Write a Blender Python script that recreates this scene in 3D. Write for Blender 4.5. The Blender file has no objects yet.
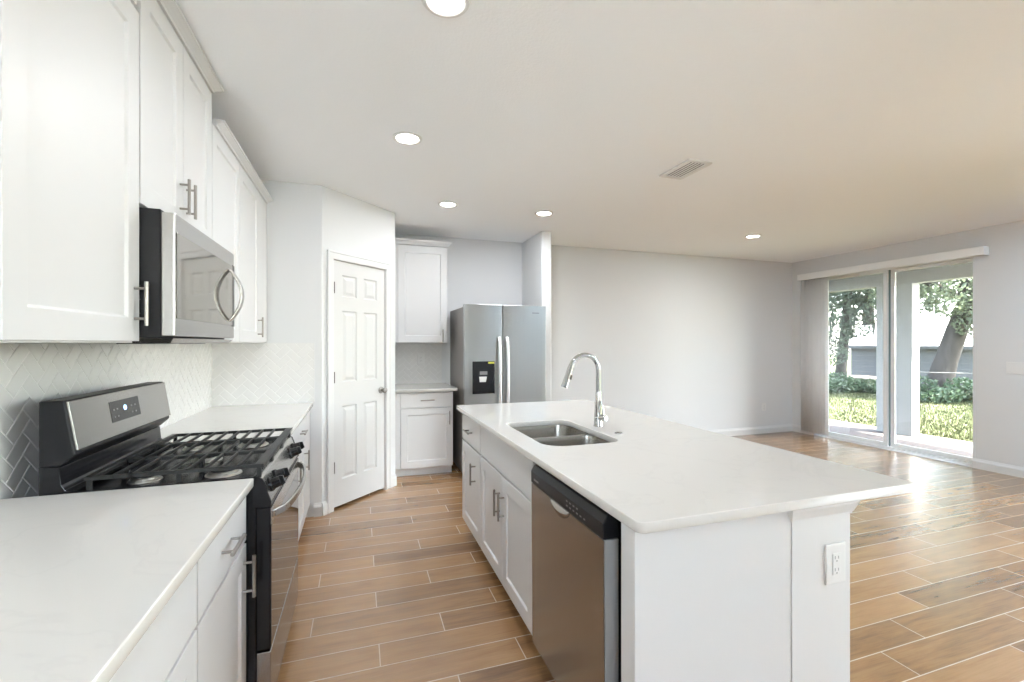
import bpy, bmesh, math, random
from mathutils import Vector, Matrix
from math import sin, cos, pi, radians, atan2, sqrt, hypot

scene = bpy.context.scene
COL = scene.collection
random.seed(7)

# ------------------------------------------------------------------ camera
CAM_H = 1.375
YAW = radians(18.476)
cam_d = bpy.data.cameras.new('camera')
cam = bpy.data.objects.new('camera', cam_d)
COL.objects.link(cam)
cam_d.sensor_width = 36.0
cam_d.lens = 455.5 * 36.0 / 1024.0
cam_d.shift_y = 2.0 / 1024.0
cam_d.clip_start = 0.02
cam_d.clip_end = 300
cam.location = (0, 0, CAM_H)
cam.rotation_euler = (pi / 2, 0, -YAW)
scene.camera = cam

# ------------------------------------------------------------------ world, sun, exposure
SKY = 1.8
SUN = 56.0
LAMP = 11.0
EXPOSURE = 1.27
w = bpy.data.worlds.new('sky')
scene.world = w
w.use_nodes = True
nt = w.node_tree
nt.nodes.clear()
sky = nt.nodes.new('ShaderNodeTexSky')
sky.sky_type = 'NISHITA'
sky.sun_disc = False
sky.sun_elevation = radians(58)
sky.sun_rotation = radians(140)
sky.air_density = 1.0
sky.dust_density = 3.0
sky.ozone_density = 0.6
hs = nt.nodes.new('ShaderNodeHueSaturation')
hs.inputs['Saturation'].default_value = 0.7
bgn = nt.nodes.new('ShaderNodeBackground')
bgn.inputs['Strength'].default_value = SKY
wo = nt.nodes.new('ShaderNodeOutputWorld')
nt.links.new(sky.outputs[0], hs.inputs['Color'])
nt.links.new(hs.outputs[0], bgn.inputs['Color'])
nt.links.new(bgn.outputs[0], wo.inputs['Surface'])

sun_d = bpy.data.lights.new('sun', 'SUN')
sun_d.energy = SUN
sun_d.angle = radians(1.0)
sun_d.color = (1.0, 0.985, 0.95)
sun = bpy.data.objects.new('sun', sun_d)
COL.objects.link(sun)
sun.location = (20, -10, 30)
sun.rotation_euler = Vector((0.28, -0.45, 0.85)).to_track_quat('Z', 'Y').to_euler()

vs = scene.view_settings
vs.view_transform = 'Standard'
vs.look = 'None'
vs.exposure = EXPOSURE
vs.gamma = 1.0
vs.use_curve_mapping = False
scene.cycles.use_denoising = True
scene.cycles.max_bounces = 14
scene.cycles.diffuse_bounces = 10
scene.cycles.glossy_bounces = 6
scene.cycles.transparent_max_bounces = 12
scene.cycles.sample_clamp_indirect = 6.0
scene.cycles.caustics_reflective = False
scene.cycles.caustics_refractive = False


# ------------------------------------------------------------------ materials
def new_mat(name):
    m = bpy.data.materials.new(name)
    m.use_nodes = True
    t = m.node_tree
    b = t.nodes['Principled BSDF']
    return m, t, b


def mat(name, color, rough=0.5, metal=0.0, spec=0.5, coat=0.0, bump=0.0, bscale=200.0, var=0.0, vscale=3.0,
        stretch=None, emis=None, estr=0.0):
    m, t, b = new_mat(name)
    b.inputs['Base Color'].default_value = (*color, 1)
    b.inputs['Roughness'].default_value = rough
    b.inputs['Metallic'].default_value = metal
    b.inputs['Specular IOR Level'].default_value = spec
    b.inputs['Coat Weight'].default_value = coat
    b.inputs['Coat Roughness'].default_value = 0.05
    tc = t.nodes.new('ShaderNodeTexCoord')
    mp = t.nodes.new('ShaderNodeMapping')
    t.links.new(tc.outputs['Object'], mp.inputs['Vector'])
    if stretch:
        mp.inputs['Scale'].default_value = stretch
    if var > 0:
        n = t.nodes.new('ShaderNodeTexNoise')
        n.inputs['Scale'].default_value = vscale
        n.inputs['Detail'].default_value = 5
        t.links.new(mp.outputs[0], n.inputs['Vector'])
        mx = t.nodes.new('ShaderNodeMix')
        mx.data_type = 'RGBA'
        mx.inputs[6].default_value = (*[max(0, c * (1 - var)) for c in color], 1)
        mx.inputs[7].default_value = (*[min(1, c * (1 + var)) for c in color], 1)
        t.links.new(n.outputs['Fac'], mx.inputs[0])
        t.links.new(mx.outputs[2], b.inputs['Base Color'])
    if bump > 0:
        n2 = t.nodes.new('ShaderNodeTexNoise')
        n2.inputs['Scale'].default_value = bscale
        n2.inputs['Detail'].default_value = 3
        t.links.new(mp.outputs[0], n2.inputs['Vector'])
        bp = t.nodes.new('ShaderNodeBump')
        bp.inputs['Strength'].default_value = bump
        bp.inputs['Distance'].default_value = 0.002
        t.links.new(n2.outputs['Fac'], bp.inputs['Height'])
        t.links.new(bp.outputs[0], b.inputs['Normal'])
    if emis:
        b.inputs['Emission Color'].default_value = (*emis, 1)
        b.inputs['Emission Strength'].default_value = estr
    return m


M = {}
M['wall'] = mat('wall_paint', (0.685, 0.692, 0.70), 0.6, bump=0.15, bscale=350)
M['ceiling'] = mat('ceiling_texture', (0.905, 0.925, 0.945), 0.8, spec=0.2, bump=0.55, bscale=90)
M['trim'] = mat('trim_paint', (0.69, 0.69, 0.69), 0.35)
M['door'] = mat('door_paint', (0.63, 0.63, 0.63), 0.38)
M['cabinet'] = mat('white_cabinet', (0.665, 0.665, 0.67), 0.42)
M['cabinet_in'] = mat('cabinet_shadow_gap', (0.55, 0.55, 0.55), 0.6)
M['toe'] = mat('toe_kick_paint', (0.74, 0.74, 0.74), 0.5)
M['tile'] = mat('white_glazed_tile', (0.76, 0.755, 0.745), 0.16, var=0.02, vscale=9)
M['grout'] = mat('white_grout', (0.80, 0.795, 0.785), 0.8)
M['nickel'] = mat('brushed_nickel', (0.36, 0.34, 0.315), 0.32, metal=1.0)
M['chrome'] = mat('chrome', (0.52, 0.52, 0.52), 0.08, metal=1.0)
M['steel'] = mat('brushed_stainless', (0.50, 0.49, 0.475), 0.27, metal=1.0, bump=0.05, bscale=60, stretch=(0.3, 0.3, 30))
M['steel_fridge'] = mat('fridge_stainless', (0.42, 0.435, 0.44), 0.3, metal=1.0, bump=0.05, bscale=60, stretch=(30, 30, 0.3))
M['steel_dark'] = mat('dark_stainless', (0.36, 0.34, 0.32), 0.25, metal=1.0, bump=0.04, bscale=60, stretch=(0.3, 0.3, 30))
M['sink'] = mat('sink_steel', (0.36, 0.34, 0.31), 0.26, metal=1.0)
M['fridge_side'] = mat('fridge_side_grey', (0.27, 0.25, 0.235), 0.45, metal=0.35)
M['black'] = mat('black_enamel', (0.009, 0.009, 0.011), 0.2, spec=0.35)
M['black_matte'] = mat('black_plastic', (0.010, 0.010, 0.012), 0.4, spec=0.3)
M['iron'] = mat('cast_iron', (0.014, 0.014, 0.014), 0.45, spec=0.4, bump=0.25, bscale=500)
M['oven_glass'] = mat('oven_black_glass', (0.012, 0.011, 0.010), 0.04, spec=1.0)
M['mw_glass'] = mat('microwave_mirror_glass', (0.30, 0.285, 0.26), 0.06, metal=0.9)
M['burner'] = mat('burner_aluminium', (0.62, 0.60, 0.56), 0.35, metal=1.0)
M['gasket'] = mat('grey_gasket', (0.12, 0.12, 0.12), 0.6)
M['display'] = mat('display_glass', (0.03, 0.03, 0.032), 0.08)
M['blue_led'] = mat('blue_display_light', (0.2, 0.4, 1.0), 0.4, emis=(0.25, 0.45, 1.0), estr=2.5)
M['mark'] = mat('light_printed_marks', (0.22, 0.22, 0.22), 0.5)
M['yellow'] = mat('yellow_sticker', (0.75, 0.72, 0.10), 0.5)
M['plastic'] = mat('white_plastic', (0.7395, 0.7395, 0.7308), 0.35)
M['slot'] = mat('dark_slot', (0.30, 0.30, 0.30), 0.6)
M['vinyl'] = mat('white_vinyl_frame', (0.84, 0.85, 0.85), 0.35)
M['vane'] = mat('grey_white_vinyl_vane', (0.88, 0.88, 0.88), 0.5, var=0.02)
M['seal'] = mat('teal_grey_seal', (0.13, 0.20, 0.20), 0.5)
M['hinge'] = mat('dark_satin_hinge', (0.10, 0.095, 0.09), 0.45, metal=0.5)
M['dw_side'] = mat('grey_painted_steel', (0.42, 0.42, 0.42), 0.4, metal=0.2)
M['fridge_handle'] = mat('satin_handle_steel', (0.80, 0.80, 0.80), 0.35, metal=0.9)
M['louver'] = mat('grey_white_louver', (0.85, 0.85, 0.85), 0.5)
M['lens'] = mat('lamp_lens', (0.9, 0.9, 0.88), 0.5, emis=(1.0, 0.965, 0.90), estr=9.0)
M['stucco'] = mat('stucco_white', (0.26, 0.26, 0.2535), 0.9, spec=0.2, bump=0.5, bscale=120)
M['bounce_ground'] = mat('pale_bounce_ground', (0.78, 0.78, 0.78), 0.9, var=0.1)  # for the unseen ground added to bounce sunlight indoors
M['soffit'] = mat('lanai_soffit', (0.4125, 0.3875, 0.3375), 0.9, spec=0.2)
M['bark'] = mat('bark', (0.042, 0.037, 0.033), 0.95, spec=0.1, bump=1.0, bscale=14, var=0.75, vscale=5, stretch=(2, 2, 0.5))
M['block_wall'] = mat('grey_block', (0.1063, 0.1087, 0.115), 0.9, spec=0.1, var=0.12, vscale=2)
M['metal_roof'] = mat('pale_roof', (0.14, 0.14, 0.14), 0.6, var=0.08, vscale=2)
M['rubble'] = mat('dark_timber', (0.20, 0.17, 0.15), 0.9, spec=0.1, var=0.4, vscale=4)
M['rail'] = mat('weathered_pole', (0.10, 0.095, 0.085), 0.8)
M['bush'] = mat('bush_leaf', (0.052, 0.0858, 0.0442), 0.6, var=0.4, vscale=2.5)
M['leaf_bright'] = mat('oak_leaf_sunny', (0.0891, 0.108, 0.0648), 0.55, var=0.35, vscale=1.2)
M['leaf_grey'] = mat('mossy_leaf', (0.081, 0.0999, 0.0729), 0.65, var=0.3, vscale=1.5)
M['moss'] = mat('hanging_moss', (0.12, 0.126, 0.105), 0.9, spec=0.1, var=0.2)
for k in ('bush', 'leaf_bright', 'leaf_grey', 'moss', 'vane'):
    mm = M[k]
    t = mm.node_tree
    b = t.nodes['Principled BSDF']
    out = t.nodes['Material Output']
    tr = t.nodes.new('ShaderNodeBsdfTranslucent')
    mixs = t.nodes.new('ShaderNodeMixShader')
    mixs.inputs[0].default_value = 0.4
    src = b.inputs['Base Color'].links[0].from_socket
    t.links.new(src, tr.inputs['Color'])
    t.links.new(b.outputs[0], mixs.inputs[1])
    t.links.new(tr.outputs[0], mixs.inputs[2])
    t.links.new(mixs.outputs[0], out.inputs['Surface'])


def math_node(t, op, a, b=None, c=None):
    n = t.nodes.new('ShaderNodeMath')
    n.operation = op
    for i, v in enumerate((a, b, c)):
        if v is None:
            continue
        if isinstance(v, (int, float)):
            n.inputs[i].default_value = v
        else:
            t.links.new(v, n.inputs[i])
    return n.outputs[0]


def make_floor_mat():
    """Wood-look porcelain planks 0.907 x 0.1525 m, each row stepped a third of a plank."""
    m, t, b = new_mat('wood_plank_tile')
    tc = t.nodes.new('ShaderNodeTexCoord')
    sp = t.nodes.new('ShaderNodeSeparateXYZ')
    t.links.new(tc.outputs['Object'], sp.inputs[0])
    P, L = 0.1525, 0.907
    v = math_node(t, 'DIVIDE', math_node(t, 'SUBTRACT', sp.outputs['Y'], 0.0305), P)
    row = math_node(t, 'FLOOR', v)
    fv = math_node(t, 'FRACT', v)
    # row 13 (y 2.013..2.166) has a joint at x=0.083; each higher row shifts by +0.3023
    u0 = math_node(t, 'DIVIDE', math_node(t, 'SUBTRACT', sp.outputs['X'], 0.083), L)
    u = math_node(t, 'SUBTRACT', u0, math_node(t, 'DIVIDE', math_node(t, 'SUBTRACT', row, 13.0), 3.0))
    cell = math_node(t, 'FLOOR', u)
    fu = math_node(t, 'FRACT', u)
    dv = math_node(t, 'MULTIPLY', math_node(t, 'MINIMUM', fv, math_node(t, 'SUBTRACT', 1.0, fv)), P)
    du = math_node(t, 'MULTIPLY', math_node(t, 'MINIMUM', fu, math_node(t, 'SUBTRACT', 1.0, fu)), L)
    d = math_node(t, 'MINIMUM', du, dv)
    mr = t.nodes.new('ShaderNodeMapRange')
    mr.inputs['From Min'].default_value = 0.0017
    mr.inputs['From Max'].default_value = 0.0026
    t.links.new(d, mr.inputs['Value'])
    tile = mr.outputs[0]
    cmb = t.nodes.new('ShaderNodeCombineXYZ')
    t.links.new(cell, cmb.inputs[0])
    t.links.new(row, cmb.inputs[1])
    wn = t.nodes.new('ShaderNodeTexWhiteNoise')
    wn.noise_dimensions = '3D'
    t.links.new(cmb.outputs[0], wn.inputs['Vector'])
    # grain coordinates: stretched along the plank and offset per plank
    off = t.nodes.new('ShaderNodeVectorMath')
    off.operation = 'SCALE'
    off.inputs['Scale'].default_value = 37.0
    t.links.new(wn.outputs['Color'], off.inputs[0])
    mp = t.nodes.new('ShaderNodeMapping')
    mp.inputs['Scale'].default_value = (1.6, 13.0, 1.0)
    t.links.new(tc.outputs['Object'], mp.inputs['Vector'])
    add = t.nodes.new('ShaderNodeVectorMath')
    add.operation = 'ADD'
    t.links.new(mp.outputs[0], add.inputs[0])
    t.links.new(off.outputs[0], add.inputs[1])
    g1 = t.nodes.new('ShaderNodeTexNoise')
    g1.inputs['Scale'].default_value = 1.6
    g1.inputs['Detail'].default_value = 7
    g1.inputs['Roughness'].default_value = 0.62
    g1.inputs['Distortion'].default_value = 0.7
    t.links.new(add.outputs[0], g1.inputs['Vector'])
    mp2 = t.nodes.new('ShaderNodeMapping')
    mp2.inputs['Scale'].default_value = (4.0, 90.0, 1.0)
    t.links.new(tc.outputs['Object'], mp2.inputs['Vector'])
    g2 = t.nodes.new('ShaderNodeTexNoise')
    g2.inputs['Scale'].default_value = 1.5
    g2.inputs['Detail'].default_value = 4
    t.links.new(mp2.outputs[0], g2.inputs['Vector'])
    mix = math_node(t, 'ADD', math_node(t, 'MULTIPLY', g1.outputs['Fac'], 0.58), math_node(t, 'MULTIPLY', g2.outputs['Fac'], 0.3))
    mix = math_node(t, 'ADD', mix, math_node(t, 'MULTIPLY', math_node(t, 'SUBTRACT', wn.outputs['Value'], 0.15), 0.26))
    cr = t.nodes.new('ShaderNodeValToRGB')
    e = cr.color_ramp.elements
    e[0].position = 0.30
    e[0].color = (0.165, 0.088, 0.042, 1)
    e[1].position = 0.72
    e[1].color = (0.415, 0.235, 0.108, 1)
    k = e.new(0.50)
    k.color = (0.292, 0.160, 0.070, 1)
    t.links.new(mix, cr.inputs[0])
    mx = t.nodes.new('ShaderNodeMix')
    mx.data_type = 'RGBA'
    mx.inputs[6].default_value = (0.60, 0.49, 0.37, 1)
    t.links.new(tile, mx.inputs[0])
    t.links.new(cr.outputs[0], mx.inputs[7])
    t.links.new(mx.outputs[2], b.inputs['Base Color'])
    rg = math_node(t, 'SUBTRACT', 0.75, math_node(t, 'MULTIPLY', tile, 0.48))
    t.links.new(rg, b.inputs['Roughness'])
    b.inputs['Specular IOR Level'].default_value = 0.6
    b.inputs['Coat Weight'].default_value = 0.7
    b.inputs['Coat Roughness'].default_value = 0.26
    bp = t.nodes.new('ShaderNodeBump')
    bp.inputs['Strength'].default_value = 0.35
    bp.inputs['Distance'].default_value = 0.002
    hgt = math_node(t, 'ADD', tile, math_node(t, 'MULTIPLY', g2.outputs['Fac'], 0.12))
    t.links.new(hgt, bp.inputs['Height'])
    t.links.new(bp.outputs[0], b.inputs['Normal'])
    return m


def make_quartz():
    m, t, b = new_mat('white_quartz')
    tc = t.nodes.new('ShaderNodeTexCoord')
    n = t.nodes.new('ShaderNodeTexNoise')
    n.inputs['Scale'].default_value = 2.4
    n.inputs['Detail'].default_value = 8
    n.inputs['Distortion'].default_value = 1.6
    t.links.new(tc.outputs['Object'], n.inputs['Vector'])
    v = math_node(t, 'ABSOLUTE', math_node(t, 'SUBTRACT', n.outputs['Fac'], 0.5))
    cr = t.nodes.new('ShaderNodeValToRGB')
    e = cr.color_ramp.elements
    e[0].position = 0.0
    e[0].color = (0.64, 0.62, 0.595, 1)
    e[1].position = 0.022
    e[1].color = (0.675, 0.655, 0.625, 1)
    t.links.new(v, cr.inputs[0])
    n2 = t.nodes.new('ShaderNodeTexNoise')
    n2.inputs['Scale'].default_value = 3.0
    t.links.new(tc.outputs['Object'], n2.inputs['Vector'])
    fac = math_node(t, 'MULTIPLY', n2.outputs['Fac'], 0.8)
    mx = t.nodes.new('ShaderNodeMix')
    mx.data_type = 'RGBA'
    mx.inputs[7].default_value = (0.675, 0.655, 0.625, 1)
    t.links.new(fac, mx.inputs[0])
    t.links.new(cr.outputs[0], mx.inputs[6])
    t.links.new(mx.outputs[2], b.inputs['Base Color'])
    b.inputs['Roughness'].default_value = 0.09
    return m


def make_glass():
    m, t, b = new_mat('window_glass')
    t.nodes.remove(b)
    out = t.nodes['Material Output']
    tr = t.nodes.new('ShaderNodeBsdfTransparent')
    tr.inputs[0].default_value = (0.96, 0.98, 0.97, 1)
    gl = t.nodes.new('ShaderNodeBsdfGlossy')
    gl.inputs['Roughness'].default_value = 0.02
    fr = t.nodes.new('ShaderNodeFresnel')
    fr.inputs[0].default_value = 1.45
    mx = t.nodes.new('ShaderNodeMixShader')
    t.links.new(fr.outputs[0], mx.inputs[0])
    t.links.new(tr.outputs[0], mx.inputs[1])
    t.links.new(gl.outputs[0], mx.inputs[2])
    t.links.new(mx.outputs[0], out.inputs['Surface'])
    return m


def make_paver():
    m, t, b = new_mat('pink_pavers')
    tc = t.nodes.new('ShaderNodeTexCoord')
    br = t.nodes.new('ShaderNodeTexBrick')
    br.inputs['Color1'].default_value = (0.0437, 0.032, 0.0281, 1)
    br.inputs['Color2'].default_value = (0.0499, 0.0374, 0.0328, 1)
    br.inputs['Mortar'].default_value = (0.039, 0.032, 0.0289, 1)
    br.inputs['Scale'].default_value = 1.0
    br.inputs['Brick Width'].default_value = 0.22
    br.inputs['Row Height'].default_value = 0.11
    br.inputs['Mortar Size'].default_value = 0.004
    t.links.new(tc.outputs['Object'], br.inputs['Vector'])
    t.links.new(br.outputs['Color'], b.inputs['Base Color'])
    b.inputs['Roughness'].default_value = 0.9
    return m


def make_lawn():
    m, t, b = new_mat('lawn')
    tc = t.nodes.new('ShaderNodeTexCoord')
    n = t.nodes.new('ShaderNodeTexNoise')
    n.inputs['Scale'].default_value = 0.9
    n.inputs['Detail'].default_value = 8
    n.inputs['Roughness'].default_value = 0.65
    t.links.new(tc.outputs['Object'], n.inputs['Vector'])
    cr = t.nodes.new('ShaderNodeValToRGB')
    e = cr.color_ramp.elements
    e[0].position = 0.35
    e[0].color = (0.035, 0.0414, 0.0186, 1)
    e[1].position = 0.66
    e[1].color = (0.0851, 0.0732, 0.0546, 1)
    k = e.new(0.53)
    k.color = (0.0503, 0.0546, 0.0262, 1)
    t.links.new(n.outputs['Fac'], cr.inputs[0])
    t.links.new(cr.outputs[0], b.inputs['Base Color'])
    b.inputs['Roughness'].default_value = 0.95
    b.inputs['Specular IOR Level'].default_value = 0.1
    return m


M['floor'] = make_floor_mat()
M['quartz'] = make_quartz()
M['glass'] = make_glass()
M['paver'] = make_paver()
M['lawn'] = make_lawn()
M['blade'] = mat('grass_blade', (0.048, 0.0535, 0.0241), 0.8, spec=0.1, var=0.35, vscale=1.5)


# ------------------------------------------------------------------ mesh building
class MB:
    def __init__(self):
        self.v = []
        self.f = []
        self.sm = []

    def add(self, verts, faces, smooth=False):
        o = len(self.v)
        self.v += [tuple(p) for p in verts]
        for f in faces:
            self.f.append(tuple(i + o for i in f))
            self.sm.append(smooth)
        return self

    def box(self, x0, x1, y0, y1, z0, z1):
        x0, x1 = min(x0, x1), max(x0, x1)
        y0, y1 = min(y0, y1), max(y0, y1)
        z0, z1 = min(z0, z1), max(z0, z1)
        v = [(x0, y0, z0), (x1, y0, z0), (x1, y1, z0), (x0, y1, z0), (x0, y0, z1), (x1, y0, z1), (x1, y1, z1), (x0, y1, z1)]
        f = [(3, 2, 1, 0), (4, 5, 6, 7), (0, 1, 5, 4), (1, 2, 6, 5), (2, 3, 7, 6), (3, 0, 4, 7)]
        return self.add(v, f)

    def hexa(self, bottom, top):
        """eight corners: four below (counter-clockwise from above), four above."""
        f = [(3, 2, 1, 0), (4, 5, 6, 7), (0, 1, 5, 4), (1, 2, 6, 5), (2, 3, 7, 6), (3, 0, 4, 7)]
        return self.add(list(bottom) + list(top), f)

    def prism(self, poly, axis, a, b):
        """poly = 2D outline; axis 'x': (y,z) outline run along x, 'y': (x,z), 'z': (x,y)."""
        n = len(poly)

        def P(p, s):
            return {'x': (s, p[0], p[1]), 'y': (p[0], s, p[1]), 'z': (p[0], p[1], s)}[axis]
        v = [P(p, a) for p in poly] + [P(p, b) for p in poly]
        f = [tuple(range(n))[::-1], tuple(range(n, 2 * n))]
        for i in range(n):
            j = (i + 1) % n
            f.append((i, j, n + j, n + i))
        return self.add(v, f)

    def tube(self, pts, r, n=10, caps=True, radii=None):
        pts = [Vector(p) for p in pts]
        m = len(pts)
        rings = []
        t0 = (pts[1] - pts[0]).normalized()
        up = Vector((0, 0, 1)) if abs(t0.z) < 0.9 else Vector((1, 0, 0))
        nrm = (up - t0 * up.dot(t0)).normalized()
        for i in range(m):
            if i == 0:
                t = (pts[1] - pts[0]).normalized()
            elif i == m - 1:
                t = (pts[-1] - pts[-2]).normalized()
            else:
                t = ((pts[i + 1] - pts[i]).normalized() + (pts[i] - pts[i - 1]).normalized()).normalized()
            nrm = (nrm - t * nrm.dot(t)).normalized()
            bn = t.cross(nrm)
            rr = radii[i] if radii else r
            rings.append([pts[i] + (nrm * cos(2 * pi * k / n) + bn * sin(2 * pi * k / n)) * rr for k in range(n)])
        v = [p for ring in rings for p in ring]
        f = []
        for i in range(m - 1):
            for k in range(n):
                k2 = (k + 1) % n
                f.append((i * n + k, i * n + k2, (i + 1) * n + k2, (i + 1) * n + k))
        self.add(v, f, True)
        if caps:
            o = len(self.v) - len(v)
            self.f.append(tuple(o + k for k in range(n))[::-1])
            self.sm.append(False)
            self.f.append(tuple(o + (m - 1) * n + k for k in range(n)))
            self.sm.append(False)
        return self

    def lathe(self, prof, center, n=24, axis='z'):
        """prof = [(radius, height)...] from bottom to top."""
        cx, cy, cz = center
        v = []
        for r, h in prof:
            for k in range(n):
                a = 2 * pi * k / n
                p = (r * cos(a), r * sin(a), h)
                if axis == 'x':
                    p = (h, r * cos(a), r * sin(a))
                elif axis == 'y':
                    p = (r * sin(a), h, r * cos(a))
                v.append((cx + p[0], cy + p[1], cz + p[2]))
        f = []
        m = len(prof)
        for i in range(m - 1):
            for k in range(n):
                k2 = (k + 1) % n
                f.append((i * n + k, i * n + k2, (i + 1) * n + k2, (i + 1) * n + k))
        self.add(v, f, True)
        o = len(self.v) - len(v)
        if prof[0][0] > 1e-6:
            self.f.append(tuple(o + k for k in range(n))[::-1])
            self.sm.append(False)
        if prof[-1][0] > 1e-6:
            self.f.append(tuple(o + (m - 1) * n + k for k in range(n)))
            self.sm.append(False)
        return self

    def build(self, name, material, parent=None, bevel=0.0, seg=2, local=True):
        me = bpy.data.meshes.new(name)
        vv = self.v
        if parent is not None and not local:
            o = root_of(parent).location
            vv = [(p[0] - o[0], p[1] - o[1], p[2] - o[2]) for p in vv]
        me.from_pydata(vv, [], self.f)
        me.polygons.foreach_set('use_smooth', self.sm)
        bm = bmesh.new()
        bm.from_mesh(me)
        bmesh.ops.remove_doubles(bm, verts=bm.verts, dist=1e-6)
        bmesh.ops.recalc_face_normals(bm, faces=bm.faces)
        bm.to_mesh(me)
        bm.free()
        me.materials.append(material)
        if any(self.sm):
            me.set_sharp_from_angle(angle=radians(40))
        ob = bpy.data.objects.new(name, me)
        COL.objects.link(ob)
        if parent is not None:
            ob.parent = parent
        if bevel > 0:
            md = ob.modifiers.new('edge', 'BEVEL')
            md.width = bevel
            md.segments = seg
            md.limit_method = 'ANGLE'
            md.angle_limit = radians(35)
        return ob


def root_of(o):
    while o.parent is not None:
        o = o.parent
    return o


def thing(name, label, cat, loc=(0, 0, 0), rotz=0.0, group=None):
    o = bpy.data.objects.new(name, None)
    o.empty_display_size = 0.1
    COL.objects.link(o)
    o.location = loc
    o.rotation_euler = (0, 0, rotz)
    tag(o, label, cat, group)
    return o


def tag(o, label, cat, group=None):
    o['label'] = label
    o['category'] = cat
    if group:
        o['group'] = group
    return o


def struct(o, label=None, cat=None):
    o['kind'] = 'structure'
    if label:
        o['label'] = label
        o['category'] = cat
    return o


def rounded_rect(x0, x1, y0, y1, r, n=6):
    pts = []
    rs = r if isinstance(r, (list, tuple)) else [r] * 4   # order: x0y0, x1y0, x1y1, x0y1
    for (cx, cy, a0), rr in zip(((x0, y0, pi), (x1, y0, 1.5 * pi), (x1, y1, 0), (x0, y1, 0.5 * pi)), rs):
        sx = 1 if cx == x0 else -1
        sy = 1 if cy == y0 else -1
        if rr <= 0:
            pts.append((cx, cy))
            continue
        for k in range(n + 1):
            a = a0 + 0.5 * pi * k / n
            pts.append((cx + sx * rr + rr * cos(a), cy + sy * rr + rr * sin(a)))
    return pts


def slab_mesh(outer, holes, z0, z1, name, material, bevel=0.003, parent=None):
    """flat slab with rounded outline and cut-outs (filled 2D curve made into a mesh)."""
    cu = bpy.data.curves.new(name + '_outline', 'CURVE')
    cu.dimensions = '2D'
    cu.fill_mode = 'BOTH'
    for poly in [outer] + holes:
        sp = cu.splines.new('POLY')
        sp.points.add(len(poly) - 1)
        for p, q in zip(sp.points, poly):
            p.co = (q[0], q[1], 0, 1)
        sp.use_cyclic_u = True
    cu.extrude = (z1 - z0) / 2 - bevel
    cu.bevel_depth = bevel
    cu.bevel_resolution = 1
    cu.offset = -bevel
    tmp = bpy.data.objects.new('tmp', cu)
    COL.objects.link(tmp)
    dg = bpy.context.evaluated_depsgraph_get()
    me = bpy.data.meshes.new_from_object(tmp.evaluated_get(dg))
    bpy.data.objects.remove(tmp)
    bpy.data.curves.remove(cu)
    me.name = name
    for v in me.vertices:
        v.co.z += (z0 + z1) / 2
    me.materials.clear()
    me.materials.append(material)
    ob = bpy.data.objects.new(name, me)
    COL.objects.link(ob)
    if parent:
        ob.parent = parent
    return ob


# shaker panel: outer frame, recessed centre.  local frame: face looks to -y, front plane at yf
def shaker(mb, x0, x1, z0, z1, yf, th=0.02, rail=0.068, rec=0.009, slope=0.006):
    yb, yr = yf + th, yf + rec
    a = [(x0, z0), (x1, z0), (x1, z1), (x0, z1)]
    b = [(x0 + rail, z0 + rail), (x1 - rail, z0 + rail), (x1 - rail, z1 - rail), (x0 + rail, z1 - rail)]
    s = slope
    c = [(x0 + rail + s, z0 + rail + s), (x1 - rail - s, z0 + rail + s), (x1 - rail - s, z1 - rail - s), (x0 + rail + s, z1 - rail - s)]
    v = [(p[0], yb, p[1]) for p in a] + [(p[0], yf, p[1]) for p in a] + [(p[0], yf, p[1]) for p in b] + [(p[0], yr, p[1]) for p in c]
    f = [(0, 1, 2, 3), (12, 13, 14, 15)]
    for i in range(4):
        j = (i + 1) % 4
        f += [(i, j, 4 + j, 4 + i), (4 + i, 4 + j, 8 + j, 8 + i), (8 + i, 8 + j, 12 + j, 12 + i)]
    mb.add(v, f)


def pull(parent, cx, cz, yf, vertical=True, length=0.140, cc=0.096, stand=0.032):
    """bar pull: round bar on two posts standing off a face at y=yf (looking to -y)."""
    mb = MB()
    yb = yf - stand
    if vertical:
        mb.tube([(cx, yb, cz - length / 2), (cx, yb, cz + length / 2)], 0.006, 12)
        for s in (-1, 1):
            mb.tube([(cx, yf + 0.002, cz + s * cc / 2), (cx, yb, cz + s * cc / 2)], 0.0045, 8)
    else:
        mb.tube([(cx - length / 2, yb, cz), (cx + length / 2, yb, cz)], 0.006, 12)
        for s in (-1, 1):
            mb.tube([(cx + s * cc / 2, yf + 0.002, cz), (cx + s * cc / 2, yb, cz)], 0.0045, 8)
    h = mb.build('handle', M['nickel'], parent)
    h['label'] = 'brushed nickel bar handle'
    return h


def cab_door(parent, x0, x1, z0, z1, handle=None, name='door', rail=0.068):
    mb = MB()
    shaker(mb, x0, x1, z0, z1, -0.020, rail=rail)
    d = mb.build(name, M['cabinet'], parent, bevel=0.0015)
    if handle:
        pull(d, handle[0], handle[1], -0.020, vertical=True)
    return d


def drawer(parent, x0, x1, z0, z1, handle=True, name='drawer'):
    d = MB().box(x0, x1, -0.020, -0.0005, z0, z1).build(name, M['cabinet'], parent, bevel=0.002)
    if handle:
        pull(d, (x0 + x1) / 2, (z0 + z1) / 2, -0.020, vertical=False)
    return d


CT = 0.905      # worktop surface
CB = 0.875      # underside of the slab

# ================================================================== THE SETTING
H = 2.63
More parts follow.
